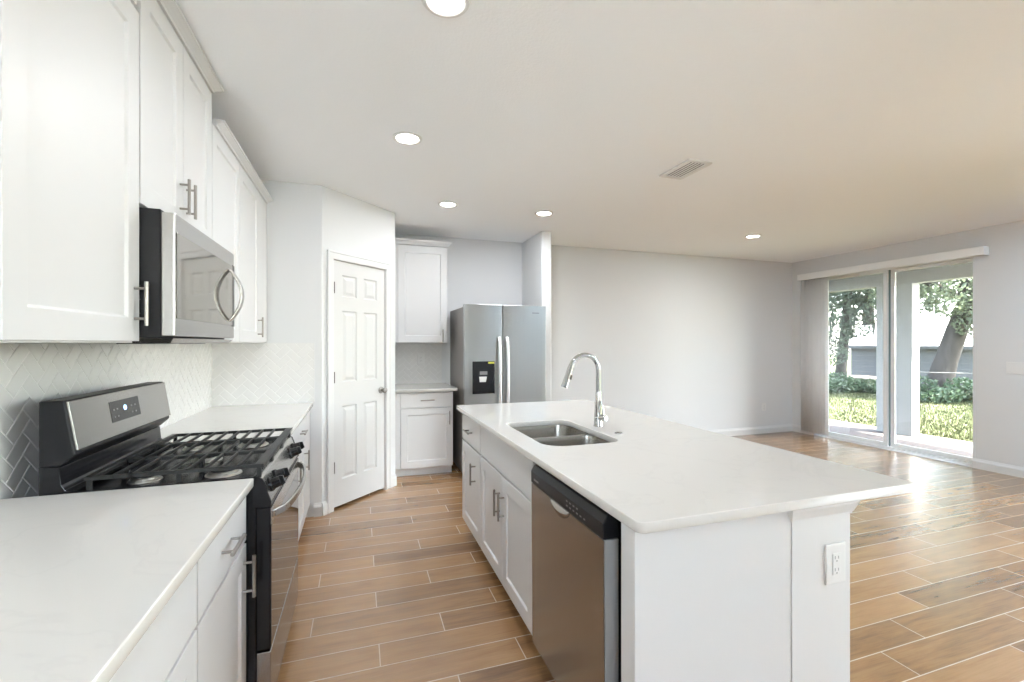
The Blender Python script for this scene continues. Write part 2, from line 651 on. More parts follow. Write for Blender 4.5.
# floor and ceiling
fl = MB().box(-1.2, 6.62, -1.5, 5.55, -0.06, 0.0).box(0.95, 6.62, -3.6, -1.5, -0.06, 0.0).build('floor', M['floor'])
struct(fl)
ce = MB().box(-1.3, 6.75, -1.5, 5.6, H, H + 0.15).box(0.95, 6.75, -3.7, -1.5, H, H + 0.15).build('ceiling', M['ceiling'])
struct(ce)
XL, YB, XR = -1.048, 5.37, 6.42
struct(MB().box(XL - 0.14, XL, -1.5, 4.1, 0, H).build('wall_left', M['wall']))
# return wall beside the pantry, facing the camera, and the diagonal pantry wall with its door opening
struct(MB().box(XL, -0.2868, 3.92, 4.03, 0, H).build('wall_return', M['wall']))
ANG = radians(45.0)
PA = Vector((-0.287, 3.92))


def diag_root(name):
    o = bpy.data.objects.new(name, None)
    COL.objects.link(o)
    o.location = (PA.x, PA.y, 0)
    o.rotation_euler = (0, 0, ANG)
    return o


mb = MB()
DL, DR, DT = 0.100, 0.732, 2.068          # rough opening in the diagonal wall
mb.box(0.0, DL, 0, 0.11, 0, H).box(DR, 0.864, 0, 0.11, 0, H).box(DL, DR, 0, 0.11, DT, H)
wp = mb.build('wall_pantry', M['wall'])
wp.location = (PA.x, PA.y, 0)
wp.rotation_euler = (0, 0, ANG)
struct(wp)
struct(MB().box(XL - 0.14, XL, 4.1, YB + 0.15, 0, H).build('wall_pantry_left', M['wall']))
PB = PA + Vector((cos(ANG), sin(ANG))) * 0.864
struct(MB().box(PB.x - 0.11, PB.x, PB.y, YB + 0.02, 0, H).build('wall_pantry_side', M['wall']))
struct(MB().box(XL, XR + 0.2, YB, YB + 0.15, 0, H).build('wall_back', M['wall']))
struct(MB().box(1.925, 2.045, 4.715, YB, 0, H).build('wall_fridge_end', M['wall'], bevel=0.012, seg=3))
# right wall with the sliding door opening
OY0, OY1, OT = 3.158, 5.00, 2.375
RIGHT_WIN_FILL = [(-3.0, -1.2), (-1.0, 0.85), (1.05, 2.2)]  # unseen window openings, added to let in fill daylight
mb = MB()
yy = -3.6
for a, b_ in RIGHT_WIN_FILL:
    mb.box(XR, XR + 0.22, yy, a, -0.15, H).box(XR, XR + 0.22, a, b_, -0.15, 0.04).box(XR, XR + 0.22, a, b_, 2.45, H)
    yy = b_
mb.box(XR, XR + 0.22, yy, OY0, -0.15, H).box(XR, XR + 0.22, OY1, YB + 0.15, -0.15, H).box(XR, XR + 0.22, OY0, OY1, OT, H)
struct(mb.build('wall_right', M['wall']))
# rear wall behind the camera; tall windows added along the unseen right wall for fill daylight
def fill_window(i, axis, const, a, b_, z0, z1):
    """unseen window with a white frame, added for fill daylight; axis 'x': runs along x at y=const, 'y': runs along y at x=const."""
    def bx(mb, p, q, d0, d1, c, d):
        if axis == 'x':
            mb.box(p, q, const + d0, const + d1, c, d)
        else:
            mb.box(const + d0, const + d1, p, q, c, d)
    mb = MB()
    bx(mb, a, a + 0.05, -0.03, 0.03, z0, z1)
    bx(mb, b_ - 0.05, b_, -0.03, 0.03, z0, z1)
    bx(mb, a, b_, -0.03, 0.03, z0, z0 + 0.05)
    bx(mb, a, b_, -0.03, 0.03, z1 - 0.05, z1)
    mid = (a + b_) / 2
    bx(mb, mid - 0.025, mid + 0.025, -0.03, 0.03, z0, z1)
    wf = struct(mb.build('window_%d' % i, M['vinyl']))
    mb = MB()
    bx(mb, a + 0.05, mid - 0.025, -0.003, 0.003, z0 + 0.05, z1 - 0.05)
    mb.build('pane', M['glass'], wf)
    mb = MB()
    bx(mb, mid + 0.025, b_ - 0.05, -0.003, 0.003, z0 + 0.05, z1 - 0.05)
    mb.build('pane', M['glass'], wf)


# the kitchen ends at y=-1.35 at an unseen wall added to hold a fill-daylight window; the living area runs on to y=-3.45
KW_FILL = (-0.72, 0.12, 1.05, 2.32)
mb = MB()
mb.box(XL - 0.14, KW_FILL[0], -1.5, -1.35, 0, H).box(KW_FILL[0], KW_FILL[1], -1.5, -1.35, 0, KW_FILL[2]).box(KW_FILL[0], KW_FILL[1], -1.5, -1.35, KW_FILL[3], H).box(KW_FILL[1], 0.95, -1.5, -1.35, 0, H)
struct(mb.build('wall_added_rear', M['wall']))
struct(MB().box(0.95, 1.09, -3.6, -1.35, 0, H).build('wall_added_side', M['wall']))  # unseen side wall added to close off the window wall
struct(MB().box(0.95, XR + 0.22, -3.6, -3.45, 0, H).build('wall_rear', M['wall']))
fill_window(1, 'x', -1.43, *KW_FILL)
struct(MB().box(-1.7, 0.93, -2.7, -1.51, H + 0.16, H + 0.30).build('added_shade_eave', M['soffit']))  # unseen overhang added to keep high sky and direct sun off the window
for i, (a, b_) in enumerate(RIGHT_WIN_FILL):
    fill_window(i + 2, 'y', XR + 0.11, a, b_, 0.04, 2.45)


def baseboard(name, p0, p1, n, h=0.105, t=0.016, parent=None):
    """profiled skirting from p0 to p1 standing proud along n."""
    p0, p1, n = Vector(p0), Vector(p1), Vector(n)
    prof = [(0, 0), (t, 0), (t, h - 0.03), (t * 0.75, h - 0.018), (t * 0.55, h - 0.012), (t * 0.4, h), (0, h)]
    v = [(p[0] + n[0] * a, p[1] + n[1] * a, b) for p in (p0, p1) for a, b in prof]
    k = len(prof)
    f = [tuple(range(k)), tuple(range(k, 2 * k))[::-1]]
    for i in range(k):
        j = (i + 1) % k
        f.append((i, j, k + j, k + i))
    o = MB().add(v, f).build(name, M['trim'])
    return struct(o)


baseboard('baseboard_back', (2.05, YB), (XR, YB), (0, -1))
baseboard('baseboard_right', (XR, OY0), (XR, -3.45), (-1, 0))
baseboard('baseboard_right_corner', (XR, YB), (XR, OY1), (-1, 0))
baseboard('baseboard_fridge_end', (1.932, 4.715), (2.040, 4.715), (0, -1))
baseboard('baseboard_fridge_return', (2.045, 4.715), (2.045, YB), (1, 0))
baseboard('baseboard_return', (-0.345, 3.92), (-0.287, 3.92), (0, -1))
dd = Vector((cos(ANG), sin(ANG)))
nn = Vector((dd.y, -dd.x))
q0, q1 = PA, PA + dd * 0.045
baseboard('baseboard_pantry', q0, q1, nn)
q0, q1 = PA + dd * 0.785, PA + dd * 0.868
baseboard('baseboard_pantry_end', q0, q1, nn)

# ---- pantry door (diagonal wall): local x along the wall, -y towards the room
d1 = diag_root('door_1')
struct(d1, 'white six-panel pantry door in the diagonal wall left of the tall narrow cabinet', 'door')


def six_panel(mb, x0, x1, z0, z1, yf, th, panels):
    """door leaf whose front carries raised panels; each panel: groove ring then raised field."""
    xs = sorted({x0, x1, *[p[0] for p in panels], *[p[1] for p in panels]})
    zs = sorted({z0, z1, *[p[2] for p in panels], *[p[3] for p in panels]})
    ps = {(round(p[0], 4), round(p[2], 4)) for p in panels}
    for i in range(len(xs) - 1):
        for j in range(len(zs) - 1):
            a, b, c, d = xs[i], xs[i + 1], zs[j], zs[j + 1]
            if (round(a, 4), round(c, 4)) in ps:
                rings = [(0, 0), (0.008, 0.009), (0.018, 0.009), (0.040, 0.002)]
                v, f = [], []
                for off, dep in rings:
                    v += [(a + off, yf + dep, c + off), (b - off, yf + dep, c + off), (b - off, yf + dep, d - off), (a + off, yf + dep, d - off)]
                for k in range(len(rings) - 1):
                    for q in range(4):
                        r = (q + 1) % 4
                        f.append((4 * k + q, 4 * k + r, 4 * k + 4 + r, 4 * k + 4 + q))
                k = 4 * (len(rings) - 1)
                f.append((k, k + 1, k + 2, k + 3))
                mb.add(v, f)
            else:
                mb.add([(a, yf, c), (b, yf, c), (b, yf, d), (a, yf, d)], [(0, 1, 2, 3)])
    yb = yf + th
    mb.add([(x0, yf, z0), (x1, yf, z0), (x1, yf, z1), (x0, yf, z1), (x0, yb, z0), (x1, yb, z0), (x1, yb, z1), (x0, yb, z1)],
           [(0, 1, 5, 4), (1, 2, 6, 5), (2, 3, 7, 6), (3, 0, 4, 7), (4, 5, 6, 7)])


mb = MB()
px = [(0.213, 0.375), (0.457, 0.619)]
pz = [(0.235, 0.845), (1.045, 1.645), (1.762, 1.944)]
six_panel(mb, 0.113, 0.719, 0.022, 2.058, 0.004, 0.035, [(a, b, c, d) for a, b in px for c, d in pz])
leaf = mb.build('door_panel', M['door'], d1)
mb = MB()
mb.box(0.101, 0.1125, -0.004, 0.109, 0, 2.067).box(0.7195, 0.731, -0.004, 0.109, 0, 2.067).box(0.101, 0.731, -0.004, 0.109, 2.0595, 2.067)
mb.box(0.1125, 0.128, 0.040, 0.055, 0, 2.058).box(0.704, 0.7195, 0.040, 0.055, 0, 2.058)
mb.build('jamb', M['trim'], d1)
mb = MB()
cw = 0.058


def casing_piece(mb, a, b, c, d):
    mb.box(a, b, -0.017, -0.001, c, d)


casing_piece(mb, 0.108 - cw, 0.108, 0, 2.066)
casing_piece(mb, 0.724, 0.724 + cw, 0, 2.066)
casing_piece(mb, 0.108 - cw, 0.724 + cw, 2.066, 2.066 + cw)
mb.box(0.108 - cw - 0.004, 0.108 - cw + 0.012, -0.021, -0.001, 0, 2.07 + cw).box(0.724 + cw - 0.012, 0.724 + cw + 0.004, -0.021, -0.001, 0, 2.07 + cw)
mb.box(0.108 - cw, 0.724 + cw, -0.021, -0.001, 2.066 + cw - 0.012, 2.070 + cw)
mb.build('casing', M['trim'], d1, bevel=0.003)
for z in (1.83, 1.092, 0.351):
    mb = MB()
    mb.tube([(0.115, -0.006, z - 0.046), (0.115, -0.006, z + 0.046)], 0.0095, 12)
    mb.box(0.108, 0.124, -0.0005, 0.003, z - 0.045, z + 0.045)
    h = mb.build('hinge', M['hinge'], d1)
    h['label'] = 'satin nickel hinge'
mb = MB()
mb.lathe([(0.031, 0.0), (0.031, -0.006), (0.014, -0.010), (0.012, -0.026), (0.020, -0.034), (0.0265, -0.046), (0.026, -0.054), (0.018, -0.062), (0.0, -0.064)][::-1],
         (0.672, 0.003, 0.939), 24, 'y')
k = mb.build('knob', M['nickel'], d1)
k['label'] = 'satin nickel round door knob'

# ---- sliding glass door in the right wall
d2 = bpy.data.objects.new('door_2', None)
COL.objects.link(d2)
d2.location = (6.60, 4.14, 0)
struct(d2, 'white framed sliding glass door to the patio in the right wall', 'door')


def B(mb, x0, x1, y0, y1, z0, z1):
    mb.box(x0 - 6.60, x1 - 6.60, y0 - 4.14, y1 - 4.14, z0, z1)


mb = MB()
fx0, fx1 = 6.545, 6.66
B(mb, fx0, fx1, OY0, OY0 + 0.025, 0.0, OT)
B(mb, fx0, fx1, OY1 - 0.03, OY1, 0.0, OT)
B(mb, fx0, fx1, OY0, OY1, OT - 0.035, OT)
B(mb, fx0, fx1, OY0, OY1, -0.03, 0.018)
mb.build('frame', M['vinyl'], d2, bevel=0.003)
for nm, x, a, b_ in (('sliding_panel', 6.575, 4.108, 4.955), ('fixed_panel', 6.625, 3.186, 4.096)):
    mb = MB()
    s = 0.045
    B(mb, x - 0.015, x + 0.015, a, a + s, 0.019, OT - 0.036)
    B(mb, x - 0.015, x + 0.015, b_ - s, b_, 0.019, OT - 0.036)
    B(mb, x - 0.015, x + 0.015, a + s, b_ - s, 0.019, 0.065)
    B(mb, x - 0.015, x + 0.015, a + s, b_ - s, OT - 0.075, OT - 0.036)
    p = mb.build(nm, M['vinyl'], d2, bevel=0.003)
    mb = MB()
    B(mb, x - 0.003, x + 0.003, a + s, b_ - s, 0.065, OT - 0.075)
    mb.build('pane', M['glass'], p)
mb = MB()
B(mb, 6.5915, 6.6090, 4.097, 4.107, 0.02, OT - 0.04)
mb.build('interlock_seal', M['seal'], d2)
mb = MB()
B(mb, 6.530, 6.560, 4.915, 4.945, 0.95, 1.15)
mb.build('handle', M['vinyl'], d2, bevel=0.006)

# opening returns are part of the wall; sill strip
struct(MB().box(6.30 + 0.12, 6.545, OY0, OY1, 0.0005, 0.006).build('trim_1', M['trim']))

# ================================================================== TILE
def herringbone(x0, x1, z0, z1, w=0.0528, gap=0.0032, th=0.006, ox=0.0, oz=0.0):
    """2:1 herringbone tiles turned 45 degrees, clipped to the field; local x-z plane facing -y."""
    bm = bmesh.new()
    c45 = sqrt(0.5)
    cx, cz = (x0 + x1) / 2, (z0 + z1) / 2
    R = int(hypot(x1 - x0, z1 - z0) / 2 / w) + 4

    def tile(a0, a1, b0, b1):
        g = gap / 2
        q = [(a0 + g, b0 + g), (a1 - g, b0 + g), (a1 - g, b1 - g), (a0 + g, b1 - g)]
        ca, cb = (a0 + a1) / 2, (b0 + b1) / 2
        X, Z = c45 * ca + c45 * cb + cx + ox, -c45 * ca + c45 * cb + cz + oz
        if X < x0 - 2 * w or X > x1 + 2 * w or Z < z0 - 2 * w or Z > z1 + 2 * w:
            return
        i = 0.0016
        qi = [(a0 + g + i, b0 + g + i), (a1 - g - i, b0 + g + i), (a1 - g - i, b1 - g - i), (a0 + g + i, b1 - g - i)]
        tr = lambda p, y: bm.verts.new((c45 * p[0] + c45 * p[1] + cx + ox, y, -c45 * p[0] + c45 * p[1] + cz + oz))
        lo = [tr(p, 0.0) for p in q]
        mi = [tr(p, -th + 0.0012) for p in q]
        hi = [tr(p, -th) for p in qi]
        bm.faces.new(hi)
        for k in range(4):
            j = (k + 1) % 4
            bm.faces.new((lo[k], lo[j], mi[j], mi[k]))
            bm.faces.new((mi[k], mi[j], hi[j], hi[k]))
    for r in range(-R, R + 1):
        for n in range(-R // 2 - 2, R // 2 + 3):
            c = -r + 4 * n
            tile(c * w, (c + 2) * w, r * w, (r + 1) * w)
            tile((c + 2) * w, (c + 3) * w, r * w, (r + 2) * w)
    for co, no in (((x0, 0, 0), (-1, 0, 0)), ((x1, 0, 0), (1, 0, 0)), ((0, 0, z0), (0, 0, -1)), ((0, 0, z1), (0, 0, 1))):
        geom = bm.verts[:] + bm.edges[:] + bm.faces[:]
        bmesh.ops.bisect_plane(bm, geom=geom, plane_co=co, plane_no=no, clear_outer=True, dist=1e-6)
    bmesh.ops.recalc_face_normals(bm, faces=bm.faces)
    return bm


def backsplash(label, loc, rotz, x0, x1, z0, z1, edge=None):
    t = thing('tile_backsplash', label, 'backsplash', loc, rotz)
    bm = herringbone(x0, x1, z0, z1)
    me = bpy.data.meshes.new('tile_field')
    bm.to_mesh(me)
    bm.free()
    me.materials.append(M['tile'])
    o = bpy.data.objects.new('tile_field', me)
    COL.objects.link(o)
    o.parent = t
    MB().box(x0, x1, -0.0042, 0.0, z0, z1).build('grout_bed', M['grout'], t)
    mb = MB()
    if edge:
        for a, b, c, d in edge:
            mb.box(a, b, -0.0085, 0.0, c, d)
        mb.build('edge_trim', M['trim'], t)
    return t


# left wall faces +x: local x -> world y
backsplash('white herringbone tile backsplash on the left wall behind the gas range', (XL + 0.001, 0, 0), pi / 2, -0.10, 3.919, 0.80, 1.372)
backsplash('white herringbone tile backsplash on the short wall beside the pantry door', (0, 3.92, 0), 0.0, XL + 0.006, -0.345, CT + 0.001, 1.372,
           edge=[(-0.345, -0.339, CT + 0.001, 1.378), (XL + 0.006, -0.345, 1.372, 1.378)])
backsplash('small herringbone tile backsplash between the fridge and the pantry wall', (0, YB, 0), 0.0, 0.322, 0.915, CT + 0.001, 1.372,
           edge=[(0.915, 0.921, CT + 0.001, 1.374)])

# ================================================================== CABINETS
RZL = pi / 2      # left run: local x -> world y, local -y -> world +x
RZI = -pi / 2     # island: local x -> world -y, local -y -> world -x


def base_cabinet(label, loc, rotz, w, depth, doors, drawers, falses=(), fillers=(), toe=0.09, toe_in=0.07, hollow=False):
    t = thing('base_cabinet', label, 'cabinet', loc, rotz)
    mb = MB()
    if hollow:
        mb.box(0.001, 0.019, 0.0, depth, toe, CB - 0.001).box(w - 0.019, w - 0.001, 0.0, depth, toe, CB - 0.001)
        mb.box(0.019, w - 0.019, 0.0, depth, toe, toe + 0.018).box(0.019, w - 0.019, depth - 0.012, depth, toe + 0.018, CB - 0.001)
        mb.box(0.019, w - 0.019, 0.0, 0.018, toe + 0.018, CB - 0.001)
    else:
        mb.box(0.001, w - 0.001, 0.0, depth, toe, CB - 0.001)
    mb.build('carcass', M['cabinet'], t)
    MB().box(0.001, w - 0.001, toe_in, depth, 0.001, toe).build('toe_kick', M['toe'], t)
    for a, b, c, d, hd in doors:
        cab_door(t, a, b, c, d, hd)
    for a, b, c, d, hd in drawers:
        drawer(t, a, b, c, d, hd)
    for a, b, c, d in falses:
        drawer(t, a, b, c, d, False, 'false_front')
    for a, b, c, d in fillers:
        MB().box(a, b, -0.018, -0.0005, c, d).build('filler_panel', M['cabinet'], t, bevel=0.001)
    return t


FX = -0.392       # carcass front of the left run (door faces at -0.372)
DZ0, DZ1, RZ0, RZ1 = 0.105, 0.685, 0.695, 0.862
base_cabinet('white base cabinet with one drawer over one door, just left of the gas range', (FX, 1.287, 0), RZL, 0.500, 0.64,
             [(0.004, 0.496, DZ0, DZ1, (0.455, 0.585))], [(0.004, 0.496, RZ0, RZ1, True)])
base_cabinet('wide white base cabinet under the nearest stretch of worktop at the left edge', (FX, 0.37, 0), RZL, 0.915, 0.64,
             [(0.004, 0.455, DZ0, DZ1, (0.415, 0.585)), (0.460, 0.911, DZ0, DZ1, (0.500, 0.585))], [], [(0.004, 0.911, RZ0, RZ1)])
base_cabinet('white base cabinet directly beyond the gas range, mostly hidden behind the oven handle', (FX, 2.562, 0), RZL, 0.515, 0.64,
             [(0.004, 0.511, DZ0, DZ1, (0.465, 0.585))], [(0.004, 0.511, RZ0, RZ1, True)])
base_cabinet('white base cabinet at the far end of the left run by the pantry door', (FX, 3.080, 0), RZL, 0.832, 0.64,
             [(0.004, 0.475, DZ0, DZ1, (0.425, 0.548))], [(0.004, 0.475, RZ0, RZ1, True)], fillers=[(0.480, 0.830, DZ0, RZ1)])

# island run (front faces -x); origin at its far end
IXF = 0.732
IY0 = 3.285
base_cabinet('narrow white island cabinet with one drawer and one door at the fridge end', (IXF, IY0, 0), RZI, 0.525, 0.49,
             [(0.006, 0.520, 0.10, 0.672, (0.395, 0.522))], [(0.006, 0.520, 0.684, 0.862, True)])
base_cabinet('white two-door island cabinet under the sink with a plain false front', (IXF, IY0 - 0.530, 0), RZI, 0.912, 0.49,
             [(0.004, 0.453, 0.10, 0.672, (0.418, 0.522)), (0.459, 0.908, 0.10, 0.672, (0.494, 0.522))], [], [(0.004, 0.908, 0.684, 0.862)], hollow=True)

# the small cabinet between pantry and fridge (front faces -y)
base_cabinet('small white base cabinet with drawer and door between pantry wall and fridge', (0.325, 4.742, 0), 0.0, 0.605, 0.62,
             [(0.066, 0.600, 0.10, 0.705, (0.560, 0.600))], [(0.066, 0.600, 0.715, 0.862, True)], fillers=[(0.001, 0.061, 0.10, 0.862)])


def wall_cabinet(label, loc, rotz, w, depth, z0, z1, doors, fillers=(), name='wall_cabinet'):
    t = thing(name, label, 'cabinet', loc, rotz)
    MB().box(0.001, w - 0.001, 0.0, depth, z0, z1).build('carcass', M['cabinet'], t, bevel=0.001)
    for a, b, c, d, hd in doors:
        cab_door(t, a, b, c, d, hd, rail=0.072)
    for a, b, c, d in fillers:
        MB().box(a, b, -0.018, -0.0005, c, d).build('filler_panel', M['cabinet'], t, bevel=0.001)
    return t


UX = -0.695       # carcass front of the upper run (doors at -0.675)
UZ = 1.375
UD = 0.344
UT = 2.437
wall_cabinet('tall white wall cabinet at the left edge, left of the microwave', (UX, 1.178, 0), RZL, 0.602, UD, UZ, UT + 0.004,
             [(0.004, 0.598, UZ + 0.006, UT, (0.563, 1.50))])
MT = 2.575
wall_cabinet('raised white two-door wall cabinet above the microwave', (UX, 1.783, 0), RZL, 0.757, UD, 1.823, MT + 0.004,
             [(0.003, 0.376, 1.830, MT, (0.342, 1.955)), (0.380, 0.754, 1.830, MT, (0.414, 1.955))])
wall_cabinet('white wall cabinet beyond the microwave, its one door without a visible handle', (UX, 2.543, 0), RZL, 0.530, UD, UZ, UT + 0.004,
             [(0.003, 0.527, UZ + 0.006, UT, None)])
wall_cabinet('last white wall cabinet of the left run, against the short wall', (UX, 3.076, 0), RZL, 0.840, UD, UZ, UT + 0.004,
             [(0.003, 0.535, UZ + 0.006, UT, (0.497, 1.485))], fillers=[(0.539, 0.838, UZ + 0.006, UT)])
wall_cabinet('tall narrow white wall cabinet left of the fridge', (0.325, 5.050, 0), 0.0, 0.600, 0.312, UZ, 2.440,
             [(0.064, 0.596, UZ + 0.006, 2.428, (0.545, 1.455))], fillers=[(0.001, 0.060, UZ + 0.006, 2.428)])


def crown(label, loc, rotz, x0, x1, z0, z1, p, ends=(False, False), depth=0.3):
    """crown moulding: profile from the door face outwards, running along local x."""
    y = -0.021
    prof = [(0.05, z0), (y, z0), (y - 0.006, z0), (y - 0.008, z0 + 0.010), (y - p * 0.45, z0 + (z1 - z0) * 0.45),
            (y - p * 0.85, z0 + (z1 - z0) * 0.70), (y - p, z0 + (z1 - z0) * 0.74), (y - p, z1), (0.05, z1)]
    v = []
    n = len(prof)
    for s, e in ((x0, ends[0]), (x1, ends[1])):
        for (a, b) in prof:
            out = max(0.0, y - a)
            sx = s + (out if (s == x1) else -out) * (1 if e else 0)
            v.append((sx, a, b))
    f = [tuple(range(n)), tuple(range(n, 2 * n))[::-1]]
    for i in range(n):
        j = (i + 1) % n
        f.append((i, j, n + j, n + i))
    o = MB().add(v, f).build('crown_molding', M['cabinet'])
    o.location = loc
    o.rotation_euler = (0, 0, rotz)
    tag(o, label, 'molding')
    # returns along the open ends
    for s, e, sg in ((x0, ends[0], -1), (x1, ends[1], 1)):
        if e:
            v = [(s + sg * max(0.0, y - a), (a if a < 0.04 else y), b) for a, b in prof] + [(s + sg * max(0.0, y - a), depth, b) for a, b in prof]
            f = [tuple(range(n)), tuple(range(n, 2 * n))[::-1]] + [(i, (i + 1) % n, n + (i + 1) % n, n + i) for i in range(n)]
            MB().add(v, f).build('return', M['cabinet'], o)
    return o


crown('white crown molding topping the raised cabinet above the microwave', (UX, 1.783, 0), RZL, 0.0, 0.752, MT + 0.005, 2.618, 0.040, (True, True))
crown('white crown molding along the top of the lower cabinets beyond the microwave', (UX, 2.583, 0), RZL, 0.0, 1.328, UT + 0.005, 2.476, 0.040)
crown('white crown molding on the tall cabinet at the left edge', (UX, 1.178, 0), RZL, 0.0, 0.561, UT + 0.005, 2.476, 0.040)
crown('white crown molding on the narrow wall cabinet left of the fridge', (0.325, 5.050, 0), 0.0, 0.0, 0.600, 2.441, 2.494, 0.040, (False, True), depth=0.31)

# ================================================================== WORKTOPS
def worktop(label, x0, x1, y0, y1, r=(0.012, 0.012, 0.012, 0.012), holes=()):
    o = slab_mesh(rounded_rect(x0, x1, y0, y1, list(r)), [list(h) for h in holes], CB, CT, 'worktop', M['quartz'])
    return tag(o, label, 'worktop')


worktop('white quartz worktop in the left foreground, this side of the gas range', XL + 0.010, -0.350, 0.34, 1.789, (0, 0.004, 0.004, 0))
worktop('white quartz worktop beyond the gas range, in the corner by the pantry', XL + 0.010, -0.350, 2.558, 3.912, (0, 0.004, 0.004, 0))
worktop('short white quartz worktop between the pantry wall and the fridge', 0.322, 0.968, 4.690, YB - 0.010, (0, 0.004, 0, 0))
SX0, SX1, SY0, SY1 = 0.805, 1.195, 1.895, 2.555
hole = rounded_rect(SX0, SX1, SY0, SY1, [0.10, 0.075, 0.075, 0.045], 8)
worktop('long white quartz island worktop with the sink cut into it', 0.690, 1.775, 1.019, 3.392, (0.022, 0.022, 0.022, 0.022), [hole])

# ================================================================== ISLAND BODY
t = thing('island_end_panel', 'plain white end panel closing the island beside the dishwasher', 'panel', (0.698, 1.0525, 0))
MB().box(0.0, 0.5555, 0.0, 0.068, 0.001, CB - 0.001).build('panel', M['cabinet'], t, bevel=0.002)
t = thing('island_half_wall', 'white half wall under the island worktop holding the outlet', 'half wall', (1.254, 1.050, 0))
MB().box(0.0, 0.249, 0.0, 2.27, 0.0, CB - 0.002).build('wall_body', M['trim'], t, bevel=0.001)
mb = MB()
prof = [(0.0, 0.066), (0.010, 0.066), (0.014, 0.058), (0.014, 0.052)]
zt = CB - 0.002
for (o0, o1, za, zb) in ((0.004, 0.004, zt - 0.046, zt - 0.040), (0.006, 0.017, zt - 0.040, zt - 0.010), (0.018, 0.019, zt - 0.010, zt - 0.0005)):
    def ring(o, z):
        return [(-o, -o, z), (0.249 + o, -o, z), (0.249 + o, 2.27 + 0.0, z), (-o, 0.11, z)]
    a, b_ = o0, o1
    lo = [(-a, -a, za), (0.249 + a, -a, za), (0.249 + a, 2.27, za), (-a, 2.27, za)]
    hi = [(-b_, -b_, zb), (0.249 + b_, -b_, zb), (0.249 + b_, 2.27, zb), (-b_, 2.27, zb)]
    # keep the left side inside the cabinet backs: clamp it behind the end panel
    lo[3] = (0.0, 2.27, za)
    hi[3] = (0.0, 2.27, zb)
    # front strip, right strip and short left return
    mb.hexa([lo[0], lo[1], (0.249, 0.0, za), (0.0, 0.0, za)], [hi[0], hi[1], (0.249, 0.0, zb), (0.0, 0.0, zb)])
    mb.hexa([(0.249, 0.0, za), lo[1], lo[2], (0.249, 2.27, za)], [(0.249, 0.0, zb), hi[1], hi[2], (0.249, 2.27, zb)])
    mb.hexa([lo[0], (0.0, 0.0, za), (0.0, 0.014, za), (-a, 0.014, za)], [hi[0], (0.0, 0.0, zb), (0.0, 0.014, zb), (-b_, 0.014, zb)])
mb.build('cap_molding', M['trim'], t)
MB().box(0.249, 0.260, 0.0, 2.27, 0.0, 0.10).box(-0.0, 0.262, -0.012, 0.0, 0.0, 0.10).build('baseboard', M['trim'], t, bevel=0.003)


def outlet(label, loc, rotz, rocker=False, w=0.080, h=0.122, wide=1, name='wall_outlet', cat='outlet'):
    t = thing(name, label, cat, loc, rotz)
    MB().box(-w / 2, w / 2, -0.006, 0.0, -h / 2, h / 2).build('cover_plate', M['plastic'], t, bevel=0.003)
    for k in range(wide):
        cx = (k - (wide - 1) / 2) * 0.046
        if rocker:
            MB().hexa([(cx - 0.016, -0.009, -0.033), (cx + 0.016, -0.009, -0.033), (cx + 0.016, -0.006, -0.033), (cx - 0.016, -0.006, -0.033)],
                      [(cx - 0.016, -0.0065, 0.033), (cx + 0.016, -0.0065, 0.033), (cx + 0.016, -0.006, 0.033), (cx - 0.016, -0.006, 0.033)]).build('switch_rocker', M['plastic'], t)
        else:
            MB().box(cx - 0.0165, cx + 0.0165, -0.0085, -0.006, -0.034, 0.034).build('receptacle', M['plastic'], t, bevel=0.002)
            mb = MB()
            for s in (-1, 1):
                z = s * 0.019
                mb.box(cx - 0.0085, cx - 0.006, -0.0092, -0.0086, z - 0.003, z + 0.007)
                mb.box(cx + 0.006, cx + 0.0085, -0.0092, -0.0086, z - 0.003, z + 0.006)
                mb.lathe([(0.0027, -0.0006), (0.0027, 0.0)], (cx, -0.0086, z - 0.0095), 10, 'y')
            mb.build('slot', M['slot'], t)
    return t


outlet('white wall outlet on the end of the island half wall', (1.432, 1.050, 0.676), 0.0, w=0.086, h=0.128)
outlet('white wall outlet in the tile beside the fridge, under the narrow wall cabinet', (0.672, YB - 0.006, 1.19), 0.0)
outlet('white outlet low on the long living room wall near the glass door corner', (5.84, YB, 0.40), 0.0)
outlet('white light switch plate on the right wall beside the sliding door', (XR, 2.80, 1.115), -pi / 2, rocker=True, wide=3, w=0.165, name='light_switch', cat='switch')

# ================================================================== SINK, FAUCET, AIR SWITCH
t = thing('kitchen_sink', 'stainless steel double-bowl sink set under the island worktop', 'sink', (1.0, 2.225, CB))


